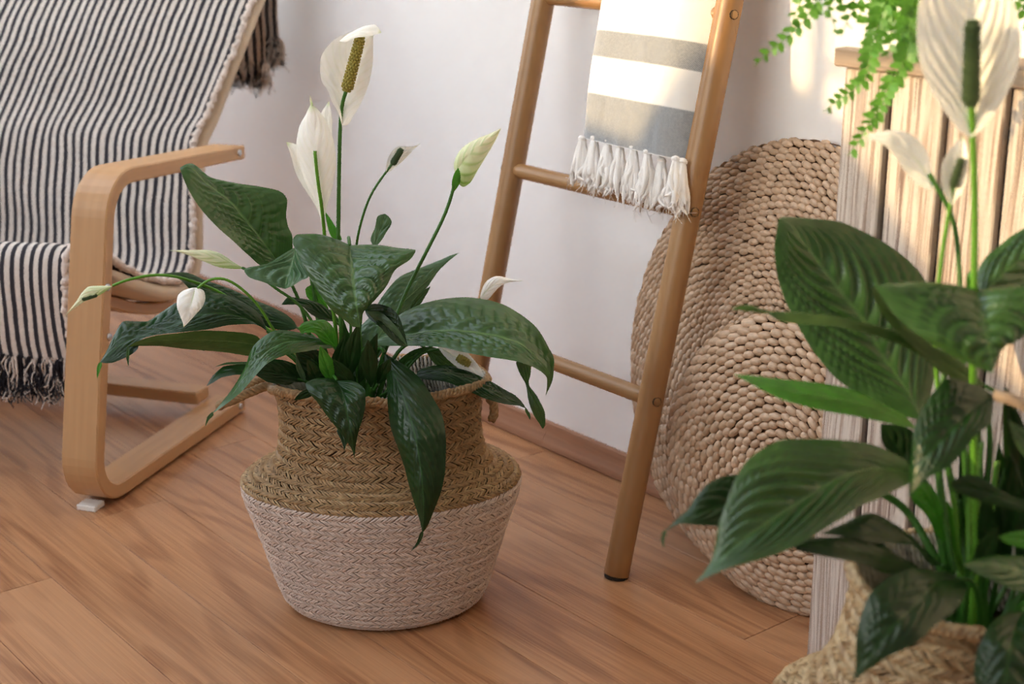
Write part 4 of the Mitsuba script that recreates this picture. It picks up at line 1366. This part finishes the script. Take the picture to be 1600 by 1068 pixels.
# the dark one on a papery stalk
lf(DP, (1552, 617), [(1512, 647), (1475, 682), (1445, 715), (1428, 745)], [(1530, 603), (1512, 597), (1482, 590), (1462, 608), (1447, 627), (1435, 652), (1427, 675), (1424, 705), (1421, 740)],
   [(1550, 655), (1525, 680), (1505, 705), (1482, 730), (1452, 745), (1432, 762)], (1421, 776), [-.02, -.05, -.07, -.075], .02, -.01, K=14, amp=.0018, petiole=False)
pp = [at(1552, 617, Y2 - .02), at(1575, 622, Y2 - .025), at(1610, 640, Y2 - .02), at(1650, 700, Y2 - .0), root2 + np.array([.05, 0, 0])]
put('peace_lily_001__leaf_006__petiole', tube(curve(pp, 24), np.linspace(.0052, .0042, 24), 10), 'weathered_wood', smooth=True, uv=np.zeros((24 * 10 + 2, 2)), label='dry papery stalk')
# the large one at the front left
lf(G_, (1424, 740), [(1370, 731), (1320, 743), (1270, 772), (1220, 803), (1170, 836), (1132, 867), (1105, 890)],
   [(1418, 722), (1395, 707), (1355, 692), (1315, 687), (1270, 685), (1227, 686), (1200, 696), (1170, 717), (1152, 742), (1142, 765), (1132, 792), (1122, 822), (1117, 855), (1110, 880), (1092, 904)],
   [(1422, 752), (1395, 767), (1370, 780), (1345, 790), (1315, 810), (1290, 825), (1257, 845), (1227, 860), (1182, 875), (1145, 885), (1112, 898)], (1085, 911), [-.0, -.06, -.09, -.11, -.12], .025, -.02, K=16, amp=.0020, bulge=.10, n=80, m=41)
# the one behind it with the drooping tip
lf(DP, (1210, 770), [(1160, 780), (1110, 795), (1070, 812)], [(1185, 745), (1150, 741), (1127, 745), (1107, 755), (1087, 777), (1075, 795), (1057, 811)], [(1190, 815), (1140, 826), (1120, 822), (1095, 820), (1062, 818), (1047, 825)], (1036, 833), [.03, .01, -.01, -.02], .02, -.01, K=11, amp=.0013, petiole=False)
lf(PA_, (1040, 826), [(1036, 840)], [(1035, 832), (1033, 842)], [(1041, 834), (1038, 843)], (1039, 857), [-.02, -.021], petiole=False, n=16, m=9)
pp = [at(1210, 770, Y2 + .03), at(1300, 760, Y2 + .04), at(1375, 768, Y2 + .05), at(1420, 800, Y2 + .05), at(1450, 850, Y2 + .03), root2]
put('peace_lily_001__leaf_008__petiole', tube(soften(curve(pp, 40), 4), .0038, 9), 'stem_green', smooth=True)
# two low dark ones
lf(DP, (1438, 892), [(1390, 872), (1340, 858), (1290, 850)], [(1432, 884), (1400, 866), (1375, 846), (1325, 838), (1272, 839)], [(1420, 896), (1387, 896), (1350, 881), (1300, 871), (1250, 860)], (1238, 853), [-.02, -.06, -.08, -.09], .02, -.01, K=13, amp=.0012)
lf(DP, (1472, 882), [(1420, 848), (1370, 832), (1320, 828)], [(1460, 873), (1425, 838), (1395, 816), (1360, 801), (1320, 816)], [(1462, 884), (1420, 850), (1365, 847), (1325, 839)], (1281, 834), [.0, -.03, -.05, -.06], .02, -.01, K=13, amp=.0014)
# front, over the rim
lf(DP, (1500, 904), [(1462, 911), (1440, 936), (1412, 963), (1387, 988), (1362, 1021), (1342, 1048)],
   [(1480, 894), (1462, 891), (1425, 888), (1400, 896), (1375, 911), (1357, 931), (1347, 956), (1340, 981), (1337, 1013), (1337, 1042)],
   [(1512, 915), (1495, 951), (1465, 973), (1445, 993), (1425, 1008), (1387, 1026), (1362, 1043), (1347, 1053)], (1331, 1064), [-.07, -.13, -.16, -.17, -.17], .02, -.005, K=14, amp=.0016, bulge=.12)
lf(G_, (1640, 902), [(1590, 888), (1545, 880)], [(1625, 872), (1587, 867), (1557, 867), (1525, 873)], [(1620, 928), (1575, 918), (1550, 906), (1522, 893)], (1505, 880), [-.06, -.08, -.09], .02, -.01, K=10, amp=.0010)
lf(BR, (1640, 846), [(1600, 842)], [(1620, 826), (1580, 831)], [(1620, 858), (1580, 852)], (1559, 838), [-.05, -.06], K=7)
# lower right corner
lf(DP, (1598, 955), [(1588, 975), (1577, 1020), (1568, 1080)], [(1575, 957), (1550, 971), (1535, 996), (1525, 1021), (1522, 1051), (1528, 1090), (1542, 1130)], [(1625, 962), (1650, 990), (1655, 1040), (1640, 1090), (1600, 1130)], (1562, 1152), [-.10, -.16, -.18, -.185], .02, .02, K=13, amp=.0012, bulge=.12)
# right edge, above
lf(G_, (1528, 470), [(1560, 435), (1610, 395)], [(1526, 447), (1528, 425), (1540, 402), (1560, 385), (1582, 367), (1620, 350)], [(1560, 470), (1610, 450), (1660, 410)], (1690, 345), [.05, .07, .08], .02, .02, K=13, amp=.0012)
lf(DP, (1640, 805), [(1580, 782), (1525, 764)], [(1610, 785), (1575, 772), (1540, 750), (1517, 741), (1498, 745)], [(1600, 800), (1560, 791), (1525, 780), (1498, 770)], (1484, 757), [-.04, -.05, -.05], K=10)
# bright one low in the middle
lf(BR, (1478, 850), [(1460, 800), (1438, 775)], [(1478, 820), (1475, 800), (1462, 770), (1445, 753)], [(1466, 838), (1445, 802), (1426, 782)], (1421, 768), [.02, .01, .0], K=8, amp=.0006)
for (b, tip, w, dy, mt) in (((1530, 880), (1500, 700), 16, .05, DP), ((1560, 890), (1585, 720), 20, .03, DP), ((1590, 900), (1640, 640), 24, .05, G_), ((1545, 890), (1540, 760), 16, .0, DP), ((1500, 885), (1480, 780), 12, .05, BR),
                            ((1575, 890), (1560, 690), 18, .07, DP), ((1610, 900), (1590, 760), 18, -.02, DP), ((1620, 860), (1570, 600), 26, .03, DP), ((1520, 900), (1560, 820), 16, -.05, DP), ((1640, 740), (1575, 655), 16, .0, PA_)):
    bx, by = np.array(b, float), np.array(tip, float)
    dv = by - bx
    nv_ = np.array([-dv[1], dv[0]]) / np.linalg.norm(dv) * w
    q = lambda t, k: tuple(bx + dv * t + nv_ * k)
    lf(mt, tuple(bx), [q(.3, 0), q(.65, 0)], [q(.2, .6), q(.5, 1), q(.8, .55)], [q(.2, -.6), q(.5, -1), q(.8, -.55)], tuple(by), [dy, dy - .01, dy - .015], K=8, amp=.0008, n=28, m=13)
# bare stalks in the middle
for u0, v0, u1, v1, mt, r in ((1519, 690, 1515, 880, 'stem_bright', .0032), (1558, 720, 1548, 870, 'stem_bright', .0028), (1533, 690, 1530, 880, 'stem_green', .0030), (1500, 780, 1512, 890, 'stem_green', .0034), (1472, 770, 1500, 900, 'stem_bright', .0026), (1456, 620, 1490, 890, 'stem_green', .0030)):
    k = num('peace_lily_001__stalk')
    put(k, tube(curve([at(u0, v0, Y2 + .03), at((u0 + u1) / 2 - 3, (v0 + v1) / 2, Y2 + .02), at(u1, v1, Y2 + .0)], 20), r, 9), mt, smooth=True)
# large flower in front of the fern
near.flower([(SW, ((1517, 214), [(1519, 150), (1520, 80), (1517, 0), (1512, -60)], [(1503, 207), (1488, 190), (1468, 163), (1450, 133), (1437, 98), (1432, 55), (1434, 15), (1445, -30), (1470, -75)],
                   [(1532, 205), (1552, 180), (1573, 147), (1589, 110), (1595, 68), (1591, 30), (1580, -10), (1560, -50), (1535, -80)], (1505, -105), [.0, .016, .024, .02, .0], -.018, -.018), {'n': 70, 'm': 41, 'bulge': .1, 'amp': .0009, 'K': 16})],
            stem=[(1518, 160, -.002), (1519, 185, .002), (1520, 215, .003), (1523, 300, .003), (1523, 380, .002), (1522, 450, .0), (1520, 560, .0), (1522, 700, .0), (1525, 850, .0)], spadix=('spadix_dark', (1517, 166), (1520, 30), 12.6, -.004, -.008), smat='stem_bright', r=.0033)
near.flower([(SW, ((1458, 292), [(1440, 260), (1410, 230), (1380, 215)], [(1455, 272), (1453, 250), (1439, 223), (1416, 207), (1394, 203), (1372, 207)], [(1456, 299), (1440, 291), (1427, 282), (1412, 265), (1399, 245), (1382, 227)], (1346, 214), [.06, .065, .06, .06], .012, -.004), {'bulge': .25})],
            stem=[(1453, 272, .06), (1469, 301, .06), (1484, 327, .06), (1491, 348, .06), (1496, 375, .06), (1500, 440, .05), (1505, 560, .03)], r=.0026)
near.flower([(SW, ((1487, 322), [(1490, 285), (1498, 245)], [(1478, 305), (1470, 283), (1471, 260), (1480, 239), (1493, 224)], [(1491, 315), (1503, 300), (1511, 275), (1512, 250), (1510, 228)], (1505, 212), [.05, .056, .058], -.012, -.012), {'bulge': .15})],
            stem=[(1489, 292, .05), (1487, 312, .052), (1481, 342, .053), (1476, 372, .053), (1468, 430, .05), (1462, 520, .04)], spadix=('spadix_dark', (1489, 292), (1503, 246), 6.4, .046, .044), smat='stem_bright', r=.0024)

# ------------------------------------------------------------------ fern on the crate
fern = 'fern'
tag(fern, 'bright green sword fern in a small dark pot standing on the crate', 'plant')
FC = R(CS + .245, CW - .066, CT)
a = np.arange(40) * 2 * np.pi / 40
pr = [(.038, .0), (.042, .004), (.050, .05), (.056, .088), (.059, .090), (.059, .10), (.054, .10), (.050, .08)]
V = np.array([FC + np.array([0, 0, z + .001]) + r * np.stack([np.cos(a), np.sin(a), 0 * a], 1) for r, z in pr])
put(fern + '__pot', (V.reshape(-1, 3), grid_faces(len(pr), 40, True)[:, ::-1]), 'terracotta', smooth=35, label='small dark brown pot')
sv = np.vstack([FC + np.array([0, 0, .088]) + .052 * np.stack([np.cos(a), np.sin(a), 0 * a], 1), [FC + np.array([0, 0, .092])]])
put(fern + '__soil', (sv, np.stack([a * 0 + np.arange(40), (np.arange(40) + 1) % 40, np.full(40, 40)], 1).astype(int)), 'soil')


def frond(pts, n_pairs, l0, seed, Ys):
    """a frond along the pixels given, each with its own distance, with toothed leaflets in pairs"""
    g = np.random.default_rng(seed)
    p = [at(u, v, y) for (u, v), y in zip(pts, Ys)]
    rootp = FC + np.array([0, 0, .09])
    st = p[0]
    rise = bez(rootp, rootp + UP * .14, st + (st - p[1]) * 1.2 + UP * .02, st, 12)[:-1]
    line = soften(curve(np.vstack([rise, p]), 120), 3)
    t, aa, bb = frames(line)
    k = num(fern + '__frond')
    ms, leafs = [], []
    stem = tube(line, np.linspace(.0013, .0004, 120), 6)
    start = 18
    idx = np.linspace(start, 117, int(n_pairs * 3.3))
    for j, q in enumerate(idx):
        i = int(q)
        fr = (q - start) / (117 - start)
        L = 1.42 * l0 * (1 - .68 * fr ** 1.4) * (.85 + .3 * g.random())
        view = EYE - line[i]
        view /= np.linalg.norm(view)
        sidev = np.cross(t[i], view)
        sidev /= np.linalg.norm(sidev)
        sgn = 1 if j % 2 else -1
        dvec = sidev * sgn * .85 + t[i] * .45 + view * g.normal(0, .35) - UP * .10
        dvec /= np.linalg.norm(dvec)
        wv = np.cross(dvec, view + g.normal(0, .35, 3))
        wv /= np.linalg.norm(wv)
        nv = np.cross(dvec, wv)
        W = L * .31
        x = np.array([0, .10, .28, .50, .72, .9, 1.0])
        w = np.array([.25, .85, 1.0, .92, .72, .38, .04])
        cur = -.18 * L * x ** 2
        c = line[i] + dvec * (x * L)[:, None] + nv * cur[:, None]
        jag = 1 + .14 * (np.arange(7) % 2)
        Vv = np.stack([c + wv * (w * W * jag)[:, None] + nv * .10 * W, c, c - wv * (w * W * jag)[:, None] + nv * .10 * W], 1)
        leafs.append((Vv.reshape(-1, 3), grid_faces(7, 3)))
    put(k + '__stalk', stem, 'stem_bright', smooth=True)
    put(k + '__leaflet', cat_mesh(leafs), 'fern_green', smooth=True, kind='stuff')


yb = float(FC[1])
frond([(1300, -30), (1272, 8), (1254, 36), (1226, 61), (1197, 85), (1179, 103)], 22, .017, 1, [yb - .02, yb - .03, yb - .03, yb - .03, yb - .03, yb - .03])
frond([(1275, -30), (1250, 5), (1240, 30), (1230, 55)], 14, .020, 2, [yb, yb, yb, yb])
frond([(1310, -30), (1290, -5), (1300, 28), (1309, 55)], 14, .010, 3, [yb] * 4)
frond([(1365, -25), (1338, 8), (1323, 35), (1314, 57)], 14, .018, 4, [yb - .02] * 4)
frond([(1400, -30), (1385, 0), (1372, 37), (1360, 84), (1354, 120), (1330, 142), (1306, 159), (1286, 175)], 30, .018, 5, [yb - .07, yb - .07, yb - .08, yb - .085, yb - .085, yb - .085, yb - .08, yb - .08])
frond([(1432, -20), (1424, 19), (1419, 75), (1405, 109), (1389, 135), (1375, 169), (1358, 192), (1340, 224), (1324, 243)], 30, .018, 6, [yb - .08, yb - .09, yb - .095, yb - .10, yb - .10, yb - .10, yb - .105, yb - .105, yb - .105])
frond([(1420, -40), (1405, -5), (1398, 30), (1400, 62)], 14, .024, 7, [yb - .05] * 4)
frond([(1450, -30), (1440, 10), (1438, 50), (1430, 85)], 14, .024, 8, [yb - .06] * 4)
frond([(1390, -40), (1350, -18), (1330, 4), (1318, 20)], 14, .022, 9, [yb - .02] * 4)
frond([(1340, -40), (1315, -18), (1285, -2), (1270, 14)], 12, .020, 10, [yb - .0] * 4)
frond([(1570, -40), (1588, -10), (1598, 12), (1612, 40)], 14, .022, 11, [yb - .08] * 4)
frond([(1600, -60), (1640, -30), (1670, 10), (1690, 60)], 16, .022, 12, [yb - .05] * 4)
frond([(1420, -40), (1385, -15), (1365, 12), (1352, 38)], 14, .024, 13, [yb - .05] * 4)
frond([(1330, -40), (1310, -12), (1296, 10), (1284, 24)], 12, .020, 14, [yb - .02] * 4)
frond([(1425, -40), (1410, 10), (1396, 50), (1386, 92)], 16, .022, 15, [yb - .07, yb - .08, yb - .09, yb - .09])
frond([(1400, -40), (1375, -10), (1350, 14), (1336, 30)], 12, .022, 16, [yb - .04] * 4)
frond([(1450, -40), (1432, 20), (1424, 70), (1428, 110)], 16, .020, 17, [yb - .08, yb - .09, yb - .095, yb - .10])
